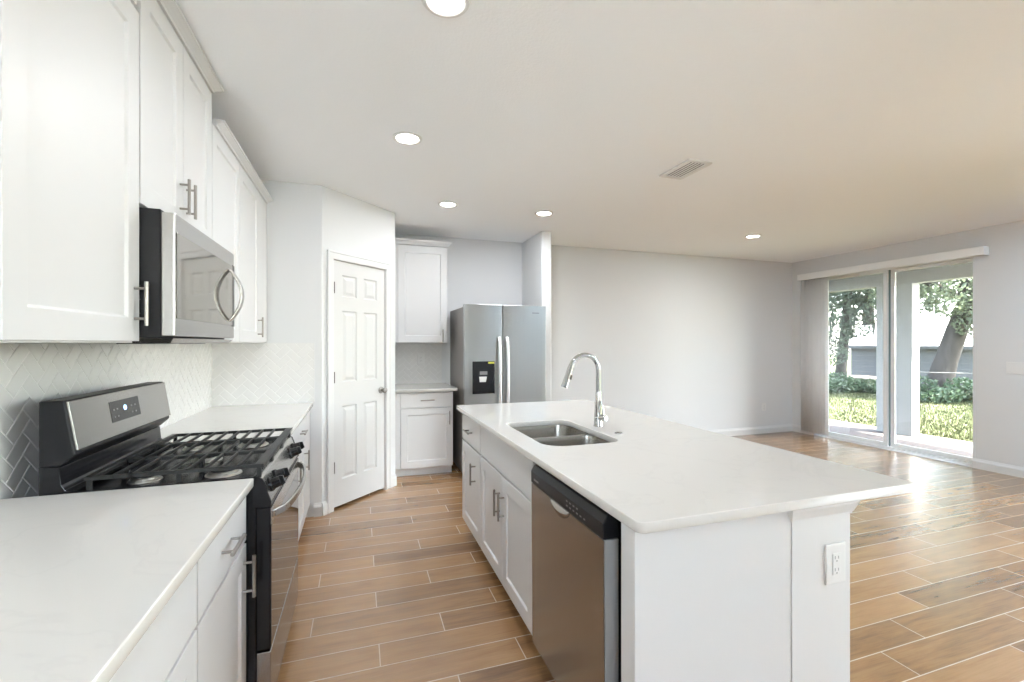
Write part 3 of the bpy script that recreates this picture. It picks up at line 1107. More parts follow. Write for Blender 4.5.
def bowl(y0, y1, rs, depth, name):
    x0, x1 = SX0 - 0.004, SX1 + 0.004
    mb = MB()
    rings = []
    for off, z in ((-0.012, 0.0), (0.0, 0.0), (0.004, -0.02), (0.012, -depth + 0.03), (0.022, -depth + 0.008), (0.045, -depth), (0.13, -depth - 0.004)):
        pts = rounded_rect(x0 + off, x1 - off, y0 + off, y1 - off, [max(0.012, r - off * 0.5) if off < 0.1 else 0.03 for r in rs], 6)
        rings.append([(p[0] - 1.0, p[1] - 2.225, z - 0.0005) for p in pts])
    n = len(rings[0])
    v = [p for r in rings for p in r]
    f = []
    for i in range(len(rings) - 1):
        for k in range(n):
            k2 = (k + 1) % n
            f.append((i * n + k, i * n + k2, (i + 1) * n + k2, (i + 1) * n + k))
    f.append(tuple((len(rings) - 1) * n + k for k in range(n)))
    mb.add(v, f, True)
    o = mb.build(name, M['sink'], t)
    md = o.modifiers.new('gauge', 'SOLIDIFY')
    md.thickness = 0.0012
    md.offset = 1.0
    cy = (y0 + y1) / 2 - 2.225
    d = MB().lathe([(0.0, 0.0), (0.030, 0.0015), (0.042, 0.004), (0.045, 0.0035), (0.045, 0.0)], (0.0, cy, -depth - 0.0045), 20)
    dr = d.build('drain', M['chrome'], o)
    return o


bowl(2.240, SY1 + 0.004, [0.045, 0.06, 0.08, 0.05], 0.20, 'bowl')
bowl(SY0 - 0.004, 2.214, [0.10, 0.08, 0.06, 0.045], 0.20, 'bowl')
MB().box(SX0 - 1.0, SX1 - 1.0, 2.217 - 2.225, 2.237 - 2.225, -0.030, -0.012).build('divider', M['sink'], t, bevel=0.006)

FXB, FYB = 1.280, 2.290
t = thing('kitchen_faucet', 'chrome gooseneck pull-down faucet standing behind the island sink', 'faucet', (FXB, FYB, CT))
mb = MB()
mb.lathe([(0.0265, 0.0), (0.0265, 0.006), (0.0245, 0.010), (0.0235, 0.05), (0.0205, 0.11), (0.0165, 0.185), (0.0150, 0.195), (0.0, 0.195)], (0, 0, 0.0005), 24)
mb.build('body', M['chrome'], t)
pts = [(0, 0, 0.190), (0, 0, 0.315)]
R = 0.0865
for k in range(1, 15):
    a = pi * k / 16.0
    pts.append((-R + R * cos(a), 0, 0.315 + R * 1.02 * sin(a)))
a = pi * 14 / 16
lx, lz = pts[-1][0], pts[-1][2]
MB().tube(pts, 0.0135, 14).build('spout', M['chrome'], t)
dx, dz = -0.34, -0.94
mb = MB()
hp = [(lx + dx * s, 0, lz + dz * s) for s in (-0.004, 0.01, 0.02, 0.10, 0.128, 0.132)]
mb.tube(hp, 0.016, 14, radii=[0.0145, 0.0155, 0.0165, 0.0185, 0.0205, 0.0175])
sh = mb.build('spray_head', M['chrome'], t)
MB().tube([(lx + dx * 0.06 + 0.012, -0.012, lz + dz * 0.06), (lx + dx * 0.085 + 0.014, -0.014, lz + dz * 0.085)], 0.007, 8).build('spray_button', M['black_matte'], sh)
mb = MB()
mb.tube([(0.004, -0.010, 0.052), (0.012, -0.055, 0.052), (0.014, -0.062, 0.052)], 0.016, 14, radii=[0.0165, 0.0165, 0.0135])
mb.tube([(0.012, -0.040, 0.060), (0.010, -0.034, 0.10), (0.004, -0.022, 0.145)], 0.0055, 10, radii=[0.0065, 0.005, 0.0045])
mb.build('handle', M['chrome'], t)

t = thing('air_switch', 'small round chrome button in the island worktop near the faucet', 'button', (1.275, 2.068, CT))
MB().lathe([(0.021, 0.0004), (0.021, 0.004), (0.018, 0.006), (0.0, 0.006)], (0, 0, 0), 22).build('base', M['chrome'], t)
MB().lathe([(0.012, 0.0062), (0.012, 0.009), (0.010, 0.010), (0.0, 0.010)], (0, 0, 0), 18).build('button', M['nickel'], t)

# ================================================================== GAS RANGE  (local: x -> world y, -y -> world +x)
RX0 = -0.345
t = thing('gas_range', 'freestanding black and stainless gas range between the two left worktops', 'range', (RX0, 1.797, 0), RZL)
RW_ = 0.756
BK = 0.600
mb = MB()
mb.box(0.0, RW_, 0.0, BK, 0.045, 0.884)
mb.build('body', M['black'], t, bevel=0.004)
for x in (0.05, RW_ - 0.05):
    for y in (0.06, BK - 0.06):
        MB().lathe([(0.018, 0.001), (0.018, 0.012), (0.010, 0.014), (0.010, 0.046)], (x, y, 0.0), 12).build('foot', M['black_matte'], t)
# cooktop tray with raised rolled edges
mb = MB()
mb.box(-0.001, RW_ + 0.001, 0.004, 0.545, 0.885, 0.893)
mb.box(-0.001, 0.012, 0.004, 0.545, 0.893, 0.906).box(RW_ - 0.012, RW_ + 0.001, 0.004, 0.545, 0.893, 0.906).box(0.012, RW_ - 0.012, 0.004, 0.014, 0.893, 0.906)
mb.build('cooktop', M['black'], t, bevel=0.003)
# rear riser below the backguard
mb = MB()
mb.prism([(0.500, 0.912), (0.530, 0.912), (0.540, 0.93), (0.545, 0.985), (0.597, 0.990), (0.597, 0.886), (0.546, 0.886), (0.546, 0.906), (0.500, 0.908)], 'x', 0.0, RW_)
mb.build('riser', M['black'], t, bevel=0.003)
# backguard: black end box and case
mb = MB()
mb.prism([(0.597, 0.988), (0.543, 0.988), (0.506, 1.022), (0.5325, 1.194), (0.597, 1.194)], 'x', 0.0, RW_)
bg = mb.build('backguard', M['black_matte'], t, bevel=0.005)
# stainless fascia lying on the tilted front: from (0.505,1.036) to (0.531,1.194)
fa0, fa1 = Vector((0.503, 1.032)), Vector((0.529, 1.193))
fd = (fa1 - fa0).normalized()
fn = Vector((-fd.y, fd.x))     # towards the cook


def fascia(u0, u1, s0, s1, out, thick):
    a = [fa0 + fd * s0 + fn * out, fa0 + fd * s1 + fn * out]
    b = [fa0 + fd * s0 + fn * (out - thick), fa0 + fd * s1 + fn * (out - thick)]
    m_ = MB()
    m_.prism([(a[0].x, a[0].y), (a[1].x, a[1].y), (b[1].x, b[1].y), (b[0].x, b[0].y)], 'x', u0, u1)
    return m_


FL = (fa1 - fa0).length
ff = fascia(0.006, RW_ - 0.006, 0.004, FL - 0.003, 0.0035, 0.0065).build('fascia', M['steel'], t, bevel=0.0012, seg=2)
ff['label'] = 'stainless steel control fascia'
dsp = fascia(0.236, 0.460, 0.052, 0.128, 0.0048, 0.002).build('display', M['display'], ff)
for i in range(4):
    for j in range(2):
        u = 0.254 + i * 0.024 if i < 2 else 0.388 + (i - 2) * 0.030
        sj = 0.068 + j * 0.026
        p = fa0 + fd * sj + fn * 0.0051
        q = fa0 + fd * (sj + 0.006) + fn * 0.0051
        MB().add([(u, p.x, p.y), (u + 0.010, p.x, p.y), (u + 0.010, q.x, q.y), (u, q.x, q.y)], [(0, 1, 2, 3)]).build('printed_mark', M['mark'], ff)
cdisp = fa0 + fd * 0.096 + fn * 0.0052
mb = MB()
v = []
for k in range(14):
    a = 2 * pi * k / 14
    p = cdisp + fd * (0.010 * sin(a))
    v.append((0.342 + 0.012 * cos(a), p.x, p.y))
mb.add(v, [tuple(range(14))])
mb.build('clock_light', M['blue_led'], ff)
# grates: two cast iron halves, each a frame with long and cross bars and feet
GZ0, GZ1 = 0.934, 0.947


def grate(x0, x1, y0, y1):
    mb = MB()
    bw = 0.010
    mb.box(x0, x1, y0, y0 + 0.030, GZ0, GZ1).box(x0, x1, y1 - 0.022, y1, GZ0, GZ1)
    mb.box(x0, x0 + bw, y0, y1, GZ0, GZ1).box(x1 - bw, x1, y0, y1, GZ0, GZ1)
    for k in range(1, 9):
        y = y0 + 0.030 + (y1 - y0 - 0.052) * k / 9
        mb.box(x0, x1, y - 0.004, y + 0.004, GZ0 + 0.002, GZ1)
    for x in (x0 + 0.006, x1 - 0.006):
        for y in (y0 + 0.015, (y0 + y1) / 2, y1 - 0.012):
            mb.box(x - 0.005, x + 0.005, y - 0.007, y + 0.007, 0.8935, GZ0 + 0.003)
    g = mb.build('grate', M['iron'], t, bevel=0.0015)
    g['label'] = 'black cast iron grate'


grate(0.013, 0.253, -0.022, 0.490)
grate(0.256, 0.500, -0.022, 0.490)
grate(0.503, 0.743, -0.022, 0.490)
for (bx, by, br) in ((0.13, 0.13, 0.048), (0.13, 0.37, 0.040), (0.378, 0.25, 0.044), (0.626, 0.13, 0.052), (0.626, 0.37, 0.036)):
    b1 = MB().lathe([(br * 1.25, 0.0), (br * 1.2, 0.004), (br, 0.006), (br, 0.013), (br * 0.9, 0.015), (0.0, 0.015)], (bx, by, 0.8935), 22).build('burner', M['burner'], t)
    b1['label'] = 'aluminium gas burner'
    MB().lathe([(br * 0.85, 0.0), (br * 0.85, 0.005), (br * 0.7, 0.008), (0.0, 0.008)], (bx, by, 0.9090), 22).build('burner_cap', M['iron'], b1)
# sloped front control panel
mb = MB()
mb.prism([(0.012, 0.900), (-0.004, 0.905), (-0.018, 0.897), (-0.046, 0.815), (-0.046, 0.805), (0.0, 0.805)], 'x', 0.0, RW_)
cp = mb.build('control_panel', M['steel'], t, bevel=0.003)
MB().prism([(0.010, 0.806), (-0.0465, 0.806), (-0.0465, 0.797), (0.010, 0.797)], 'x', 0.002, RW_ - 0.002).build('panel_seam', M['black_matte'], cp)
for x in (0.0, RW_ - 0.004):
    MB().prism([(0.012, 0.901), (-0.004, 0.907), (-0.020, 0.898), (-0.049, 0.815), (-0.049, 0.798), (0.012, 0.798)], 'x', x - 0.003, x + 0.007).build('end_cap', M['black'], cp, bevel=0.002)
sl = Vector((-0.028, -0.082)).normalized()
sn = Vector((-0.082, 0.028)).normalized()
for kx in (0.075, 0.185, 0.570, 0.680):
    c0 = Vector((-0.018, 0.897)) + sl * 0.045
    mb = MB()
    p = [(kx, *(c0 + sn * s)) for s in (0.0, 0.006, 0.008, 0.012, 0.034, 0.038)]
    mb.tube(p, 0.02, 18, radii=[0.026, 0.026, 0.0235, 0.021, 0.019, 0.016])
    kb = mb.build('knob', M['black'], cp)
    g0, g1 = c0 + sn * 0.036 + sl * 0.019, c0 + sn * 0.036 - sl * 0.019
    e0, e1 = c0 + sn * 0.050 + sl * 0.015, c0 + sn * 0.050 - sl * 0.015
    mb = MB()
    mb.prism([(g0.x, g0.y), (g1.x, g1.y), (e1.x, e1.y), (e0.x, e0.y)], 'x', kx - 0.006, kx + 0.006)
    mb.build('grip', M['black'], kb, bevel=0.002)
# oven door: black glass in a slim frame with a stainless top rail
mb = MB()
mb.box(0.003, RW_ - 0.003, -0.045, -0.001, 0.292, 0.792)
od = mb.build('oven_door', M['black'], t, bevel=0.003)
MB().box(0.006, RW_ - 0.006, -0.048, -0.0452, 0.296, 0.730).build('glass', M['oven_glass'], od, bevel=0.001)
MB().box(0.005, RW_ - 0.005, -0.049, -0.0452, 0.732, 0.790).build('top_rail', M['steel'], od, bevel=0.0015)
pts = []
for k in range(17):
    s = k / 16
    pts.append((0.030 + s * (RW_ - 0.06), -0.049 - 0.058 * (sin(pi * s) ** 0.45), 0.762))
hb = MB()
v, f = [], []
for (x, y, z) in pts:
    v += [(x, y - 0.006, z - 0.014), (x, y + 0.006, z - 0.014), (x, y + 0.006, z + 0.014), (x, y - 0.006, z + 0.014)]
for i in range(len(pts) - 1):
    for q in range(4):
        r = (q + 1) % 4
        f.append((4 * i + q, 4 * i + r, 4 * i + 4 + r, 4 * i + 4 + q))
f += [(0, 1, 2, 3), tuple(4 * (len(pts) - 1) + q for q in range(4))]
hb.add(v, f)
hd = hb.build('handle', M['steel'], od, bevel=0.004)
hd['label'] = 'bowed stainless oven handle'
dw_ = MB().box(0.003, RW_ - 0.003, -0.047, -0.001, 0.085, 0.284).build('storage_drawer', M['steel_dark'], t, bevel=0.003)
MB().box(0.01, RW_ - 0.01, -0.030, -0.001, 0.046, 0.082).build('kick_plate', M['black_matte'], t)

# ================================================================== MICROWAVE
t = thing('microwave', 'stainless over-the-range microwave hung under the raised wall cabinet', 'microwave', (-0.622, 1.788, 0), RZL)
MWW = 0.750
mb = MB()
mb.box(0.0, MWW, 0.0, 0.415, 1.392, 1.817)
mb.build('body', M['black_matte'], t, bevel=0.003)
mb = MB()
mb.hexa([(0.02, -0.02, 1.374), (MWW - 0.02, -0.02, 1.374), (MWW - 0.02, 0.38, 1.374), (0.02, 0.38, 1.374)],
        [(0.0, -0.036, 1.391), (MWW, -0.036, 1.391), (MWW, 0.41, 1.391), (0.0, 0.41, 1.391)])
uv = mb.build('underside', M['steel_dark'], t)
for a in (0.10, 0.42):
    MB().box(a, a + 0.22, 0.05, 0.16, 1.3715, 1.3739).build('filter', M['gasket'], uv)
md_ = MB().box(0.0, MWW, -0.040, -0.0005, 1.397, 1.808).build('door', M['steel'], t, bevel=0.005, seg=3)
win = MB().box(0.012, 0.742, -0.0425, -0.0402, 1.458, 1.745).build('window', M['mw_glass'], md_, bevel=0.001)
MB().box(0.714, 0.744, -0.0432, -0.0402, 1.455, 1.748).build('control_strip', M['black'], md_, bevel=0.001)
# bowed handle
pts = []
for k in range(15):
    s = k / 14
    pts.append((0.655 - 0.0 * s, -0.043 - 0.052 * sin(pi * s) ** 0.85, 1.475 + s * 0.245))
v, f = [], []
for i, (x, y, z) in enumerate(pts):
    v += [(x - 0.016, y - 0.007, z), (x + 0.016, y - 0.007, z), (x + 0.016, y + 0.007, z), (x - 0.016, y + 0.007, z)]
for i in range(len(pts) - 1):
    for q in range(4):
        r = (q + 1) % 4
        f.append((4 * i + q, 4 * i + r, 4 * i + 4 + r, 4 * i + 4 + q))
f += [(0, 1, 2, 3), tuple(4 * (len(pts) - 1) + q for q in range(4))]
hd = MB().add(v, f).build('handle', M['steel'], md_, bevel=0.004)
hd['label'] = 'bowed stainless handle'
mb = MB()
for k in range(3):
    mb.box(-0.0012, 0.0, 0.055, 0.38, 1.47 + k * 0.045, 1.474 + k * 0.045)
mb.build('vent_slot', M['gasket'], t)

# ================================================================== DISHWASHER (island)
t = thing('dishwasher', 'stainless dishwasher with black control strip at the near end of the island', 'dishwasher', (0.738, 1.795, 0), RZI)
DWW = 0.600
MB().box(0.003, DWW - 0.003, 0.0, 0.50, 0.09, 0.868).build('tub', M['black_matte'], t)
MB().box(0.003, DWW - 0.003, 0.045, 0.50, 0.002, 0.088).build('toe_panel', M['black_matte'], t)
mb = MB()
mb.prism([(-0.0005, 0.115), (-0.045, 0.115), (-0.047, 0.40), (-0.049, 0.60), (-0.049, 0.788), (-0.0005, 0.788)], 'x', 0.0, DWW)
dd_ = mb.build('door', M['dw_side'], t, bevel=0.003)
fs = MB().prism([(-0.0455, 0.117), (-0.0475, 0.117), (-0.0495, 0.40), (-0.0515, 0.60), (-0.0515, 0.787), (-0.0495, 0.787)], 'x', 0.001, DWW - 0.001).build('face_skin', M['steel_dark'], dd_)
fs['label'] = 'brushed stainless face'
mb = MB()
mb.prism([(-0.0005, 0.790), (-0.054, 0.790), (-0.054, 0.838), (-0.040, 0.862), (-0.0005, 0.866)], 'x', 0.0, DWW)
cp = mb.build('control_strip', M['black_matte'], t, bevel=0.003)
for i in range(6):
    for j in range(2):
        x = 0.345 + i * 0.026
        if j == 1 and i > 3:
            continue
        MB().box(x, x + 0.012, -0.0548, -0.0541, 0.806 + j * 0.016, 0.811 + j * 0.016).build('button_mark', M['mark'], cp)
MB().box(0.035, 0.085, -0.0548, -0.0541, 0.806, 0.814).build('badge', M['mark'], cp)
# pocket handle: scooped lip under the control strip
mb = MB()
n = 12
v, f = [], []
for k in range(n + 1):
    s = k / n
    x = 0.205 + s * 0.165
    dpt = 0.040 * sin(pi * s) ** 0.6
    v += [(x, -0.0525, 0.789), (x, -0.0545 - 0.006 * sin(pi * s), 0.789 - dpt * 0.5), (x, -0.0518, 0.789 - dpt)]
for k in range(n):
    for q in range(2):
        f.append((3 * k + q, 3 * k + 3 + q, 3 * k + 4 + q, 3 * k + 1 + q))
mb.add(v, f, True)
ph = mb.build('pocket_handle', M['steel_dark'], dd_)
ph.modifiers.new('gauge', 'SOLIDIFY').thickness = 0.0015

# ================================================================== FRIDGE
t = thing('refrigerator', 'stainless side-by-side refrigerator in the alcove beside the narrow cabinets', 'refrigerator', (1.002, 4.52, 0))
FW, FH, FD = 0.897, 1.772, 0.78
MB().box(0.004, FW - 0.004, 0.075, FD, 0.03, FH - 0.025).build('case', M['fridge_side'], t, bevel=0.004)
MB().box(0.01, FW - 0.01, 0.04, 0.075, 0.025, 0.11).build('base_grille', M['gasket'], t)
for x in (0.06, FW - 0.06):
    for y in (0.12, FD - 0.08):
        MB().lathe([(0.02, 0.001), (0.02, 0.03)], (x, y, 0), 10).build('foot', M['black_matte'], t)
for x in (0.03, FW - 0.11):
    MB().box(x, x + 0.08, 0.02, 0.12, FH - 0.024, FH - 0.002).build('hinge_cover', M['gasket'], t, bevel=0.004)


def bowed_door(x0, x1, z0, z1, bow=0.010):
    mb = MB()
    n = 10
    poly = [(x0, 0.068), (x0, 0.012)]
    for k in range(1, n):
        s = k / n
        poly.append((x0 + s * (x1 - x0), 0.012 - bow * sin(pi * s) ** 0.7))
    poly += [(x1, 0.012), (x1, 0.068)]
    mb.prism(poly, 'z', z0, z1)
    return mb


SPL = 0.408
dl = bowed_door(0.0, SPL - 0.003, 0.118, FH).build('freezer_door', M['steel_fridge'], t, bevel=0.005)
dr = bowed_door(SPL + 0.003, FW, 0.118, FH).build('fridge_door', M['steel_fridge'], t, bevel=0.005)
MB().box(0.008, FW - 0.008, 0.0685, 0.0745, 0.125, FH - 0.028).build('door_gasket', M['gasket'], t)


def bow_handle(door, x):
    pts = []
    for k in range(17):
        s = k / 16
        pts.append((x, -0.002 - 0.048 * sin(pi * s) ** 0.4, 0.62 + s * 0.82))
    v, f = [], []
    for (a, y, z) in pts:
        v += [(a - 0.016, y - 0.010, z), (a + 0.016, y - 0.010, z), (a + 0.016, y + 0.008, z), (a - 0.016, y + 0.008, z)]
    for i in range(16):
        for q in range(4):
            r = (q + 1) % 4
            f.append((4 * i + q, 4 * i + r, 4 * i + 4 + r, 4 * i + 4 + q))
    f += [(0, 1, 2, 3), tuple(64 + q for q in range(4))]
    h = MB().add(v, f).build('handle', M['fridge_handle'], door, bevel=0.005)
    h['label'] = 'long bowed stainless handle'


bow_handle(dl, SPL - 0.042)
bow_handle(dr, SPL + 0.042)
# ice and water dispenser
X0, X1, Z0, Z1 = 0.085, 0.318, 0.856, 1.187
yf = -0.004
mb = MB()
mb.box(X0, X1, yf, 0.010, 1.05, Z1)
mb.box(X0, X0 + 0.016, yf, 0.010, Z0, 1.05).box(X1 - 0.016, X1, yf, 0.010, Z0, 1.05).box(X0, X1, yf, 0.010, Z0, Z0 + 0.03)
mb.box(X0 + 0.014, X1 - 0.014, 0.0002, 0.010, Z0 + 0.028, 1.052)
dsp = mb.build('dispenser', M['black'], dl, bevel=0.002)
MB().box(X0 + 0.075, X0 + 0.155, yf - 0.0015, yf - 0.0003, 1.050, 1.085).build('display', M['mark'], dsp)
MB().hexa([(X0 + 0.075, -0.003, 0.975), (X0 + 0.140, -0.003, 0.975), (X0 + 0.140, 0.0, 0.975), (X0 + 0.075, 0.0, 0.975)],
          [(X0 + 0.070, -0.006, 1.030), (X0 + 0.150, -0.006, 1.030), (X0 + 0.150, 0.0, 1.030), (X0 + 0.070, 0.0, 1.030)]).build('paddle', M['plastic'], dsp)
MB().box(X0 + 0.165, X1 - 0.004, yf - 0.0015, yf - 0.0003, Z1 - 0.024, Z1 - 0.006).build('sticker', M['yellow'], dsp)
MB().box(0.735, 0.815, 0.0022, 0.0060, 1.690, 1.697).build('badge', M['gasket'], dr)

# ================================================================== VERTICAL BLIND
t = thing('vertical_blind', 'white vertical blind drawn to the far side of the sliding glass door', 'blind', (XR, 4.10, 0))
BY0, BY1 = 3.02 - 4.10, 5.21 - 4.10
MB().box(-0.095, -0.080, BY0, BY1, 2.322, 2.415).box(-0.080, -0.001, BY0, BY0 + 0.014, 2.322, 2.415).box(-0.080, -0.001, BY1 - 0.014, BY1, 2.322, 2.415).build('valance', M['vinyl'], t, bevel=0.004)
hr = MB().box(-0.070, -0.030, BY0 + 0.02, BY1 - 0.02, 2.365, 2.405).build('headrail', M['vinyl'], t)
for k in range(9):
    y = 5.155 - 4.10 - k * 0.0455
    mb = MB()
    a = radians(68 + (k % 3) * 3)
    n = 6
    v, f = [], []
    for i in range(n + 1):
        s = (i / n - 0.5) * 0.089
        bow = 0.006 * (1 - (2 * i / n - 1) ** 2)
        lx_, ly_ = s * cos(a) - bow * sin(a), s * sin(a) + bow * cos(a)
        v += [(-0.050 + lx_ * 0.55, y + ly_, 0.045), (-0.050 + lx_ * 0.55, y + ly_, 2.362)]
    for i in range(n):
        f.append((2 * i, 2 * i + 2, 2 * i + 3, 2 * i + 1))
    o = mb.add(v, f, True).build('vane', M['vane'], t)
    o.modifiers.new('gauge', 'SOLIDIFY').thickness = 0.0012

# ================================================================== CEILING FITTINGS
LAMPS = [(0.276, 2.845, 'round recessed ceiling light above the gap between range and island sink'),
         (0.755, 4.084, 'round recessed ceiling light in front of the narrow wall cabinet'),
         (1.687, 4.073, 'round recessed ceiling light in front of the refrigerator'),
         (4.374, 4.171, 'round recessed ceiling light over the living area near the glass door'),
         (0.298, 1.655, 'round recessed ceiling light cut by the top edge of the picture')]
ADDED_LAMPS = [(4.374, 0.9), (5.7, 1.6), (5.7, 0.0), (4.374, -0.9), (5.7, -1.6), (4.374, -2.6)]  # unseen lamps added as cool fill for the living side


def downlight(x, y, label, power=None, tint=(0.86, 0.91, 0.965)):
    t = thing('ceiling_light', label, 'ceiling light', (x, y, H), group='recessed ceiling lights')
    MB().lathe([(0.084, -0.0005), (0.090, -0.003), (0.086, -0.008), (0.072, -0.010), (0.066, -0.006), (0.066, -0.0005)], (0, 0, 0), 32).build('trim_ring', M['plastic'], t)
    MB().lathe([(0.0655, -0.0045), (0.0655, -0.001), (0.0, -0.001)], (0, 0, 0), 28).build('lens', M['lens'], t)
    ld = bpy.data.lights.new('downlight', 'AREA')
    ld.shape = 'DISK'
    ld.size = 0.13
    ld.energy = power or LAMP
    ld.color = tint
    lo = bpy.data.objects.new('downlight', ld)
    COL.objects.link(lo)
    lo.parent = t
    lo.location = (0, 0, -0.012)


for i, (x, y, lab) in enumerate(LAMPS):
    downlight(x, y, lab, LAMP * (0.55, 0.3, 0.75, 0.6, 0.3)[i])
for i, (x, y) in enumerate(ADDED_LAMPS):
    downlight(x, y, 'unseen round ceiling light added as fill, ' + ('nearest the island end of the living area', 'between the sliding door and the added side windows', 'beside the added right wall windows',
                                                                     'at the centre of the rear living area', 'in the rear right corner', 'closest to the rear wall')[i], LAMP * 0.9, (0.58, 0.82, 1.05))

t = thing('ceiling_vent', 'white rectangular air vent grille in the ceiling over the island', 'vent', (2.222, 2.72, H))
VX, VY = 0.098, 0.165
mb = MB()
for o0, o1, z0, z1 in ((0.0, 0.03, -0.013, -0.0005),):
    mb.box(-VX, VX, -VY, -VY + 0.024, z0, z1).box(-VX, VX, VY - 0.024, VY, z0, z1)
    mb.box(-VX, -VX + 0.024, -VY + 0.024, VY - 0.024, z0, z1).box(VX - 0.024, VX, -VY + 0.024, VY - 0.024, z0, z1)
mb.build('frame', M['plastic'], t, bevel=0.002)
MB().box(-VX + 0.024, VX - 0.024, -VY + 0.024, VY - 0.024, -0.0015, -0.0006).build('duct_back', M['slot'], t)
for k in range(6):
    x = -VX + 0.0335 + k * 0.0262
    mb = MB()
    mb.hexa([(x - 0.0105, -VY + 0.0245, -0.0115), (x + 0.0105, -VY + 0.0245, -0.0065), (x + 0.0105, VY - 0.0245, -0.0065), (x - 0.0105, VY - 0.0245, -0.0115)],
            [(x - 0.0105, -VY + 0.0245, -0.0100), (x + 0.0105, -VY + 0.0245, -0.0050), (x + 0.0105, VY - 0.0245, -0.0050), (x - 0.0105, VY - 0.0245, -0.0100)])
    mb.build('louver', M['louver'], t)

# ================================================================== OUTSIDE
GZ = -0.13
pt = MB().box(6.64, 8.35, 0.5, 7.2, -0.16, -0.05).build('patio_floor', M['paver'])
struct(pt)
struct(MB().box(-12, 8.35, -22, -3.62, -0.3, -0.05).box(-12, 0.94, -3.62, -1.52, -0.3, -0.05).build('bounce_ground_rear', M['bounce_ground']))  # unseen pale ground added to bounce sunlight up through the rear window
struct(MB().box(6.66, 8.35, -3.6, 0.48, -0.3, -0.05).build('bounce_ground_side', M['bounce_ground']))  # unseen pale ground added to bounce sunlight through the side windows
lawn = MB().box(8.35, 60, -30, 45, GZ - 0.3, GZ).build('lawn', M['lawn'])
lawn['kind'] = 'structure'
# outer face of the house, lanai roof, beam and column
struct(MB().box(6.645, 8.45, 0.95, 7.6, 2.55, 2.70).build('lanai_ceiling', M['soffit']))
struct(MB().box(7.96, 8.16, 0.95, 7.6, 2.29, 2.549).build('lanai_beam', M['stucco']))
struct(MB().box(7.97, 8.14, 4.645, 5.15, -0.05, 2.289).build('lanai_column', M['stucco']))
struct(MB().box(-1.4, 6.7, -1.5, 5.7, H + 0.16, H + 0.40).box(0.95, 6.7, -3.8, -1.5, H + 0.16, H + 0.40).build('house_roof', M['soffit']))


def place(u_x, dist):
    """ground point seen in direction u_x (tangent to the right of straight ahead) at plan distance dist."""
    a = YAW + math.atan(u_x)
    return Vector((sin(a) * dist, cos(a) * dist))


def ang(px):
    return (px - 512.0) / 455.5


def leaf_cloud(blobs, count, size, mname, name, parent, seed=1, droop=0.0):
    rnd = random.Random(seed)
    v, f = [], []
    tot = sum(b[3] ** 2 for b in blobs)
    for (bx, by, bz, br) in blobs:
        for k in range(int(count * br * br / tot)):
            while True:
                p = Vector((rnd.uniform(-1, 1), rnd.uniform(-1, 1), rnd.uniform(-1, 1)))
                if 0.15 < p.length < 1.0:
                    break
            p = p.normalized() * (p.length ** 0.5)
            c = Vector((bx, by, bz)) + Vector((p.x * br, p.y * br, p.z * br * 0.8))
            n = Vector((rnd.gauss(0, 1), rnd.gauss(0, 1), rnd.gauss(0.4, 1))).normalized()
            u = n.orthogonal().normalized()
            ang_ = rnd.uniform(0, 2 * pi)
            q = Matrix.Rotation(ang_, 3, n)
            u = q @ u
            w_ = n.cross(u)
            s = size * rnd.uniform(0.6, 1.3)
            o = len(v)
            v += [c - u * s, c + w_ * s * 0.45, c + u * s, c - w_ * s * 0.45]
            f.append((o, o + 1, o + 2, o + 3))
    return MB().add(v, f).build(name, M[mname], parent)


def tree(label, base, trunk, blobs, count, leafsize, lm, name='tree', seed=1, limbs=()):
    t = thing(name, label, 'tree', (base.x, base.y, GZ))
    mb = MB()
    mb.tube([p[:3] for p in trunk], 0.2, 12, radii=[p[3] for p in trunk])
    for lb in limbs:
        mb.tube([p[:3] for p in lb], 0.05, 8, radii=[p[3] for p in lb])
    mb.build('trunk', M['bark'], t)
    leaf_cloud(blobs, count, leafsize, lm, 'foliage', t, seed)
    return t


# directions: "right" of a viewer in the kitchen looking at the yard
RV = Vector((cos(YAW + math.atan(ang(910))), -sin(YAW + math.atan(ang(910)))))
FV = Vector((sin(YAW + math.atan(ang(910))), cos(YAW + math.atan(ang(910)))))


def off(r, fwd, z):
    return (RV.x * r + FV.x * fwd, RV.y * r + FV.y * fwd, z)


# leaning oak seen through the right-hand pane
def sc(lst, k):
    return [tuple(c * k for c in p) for p in lst]


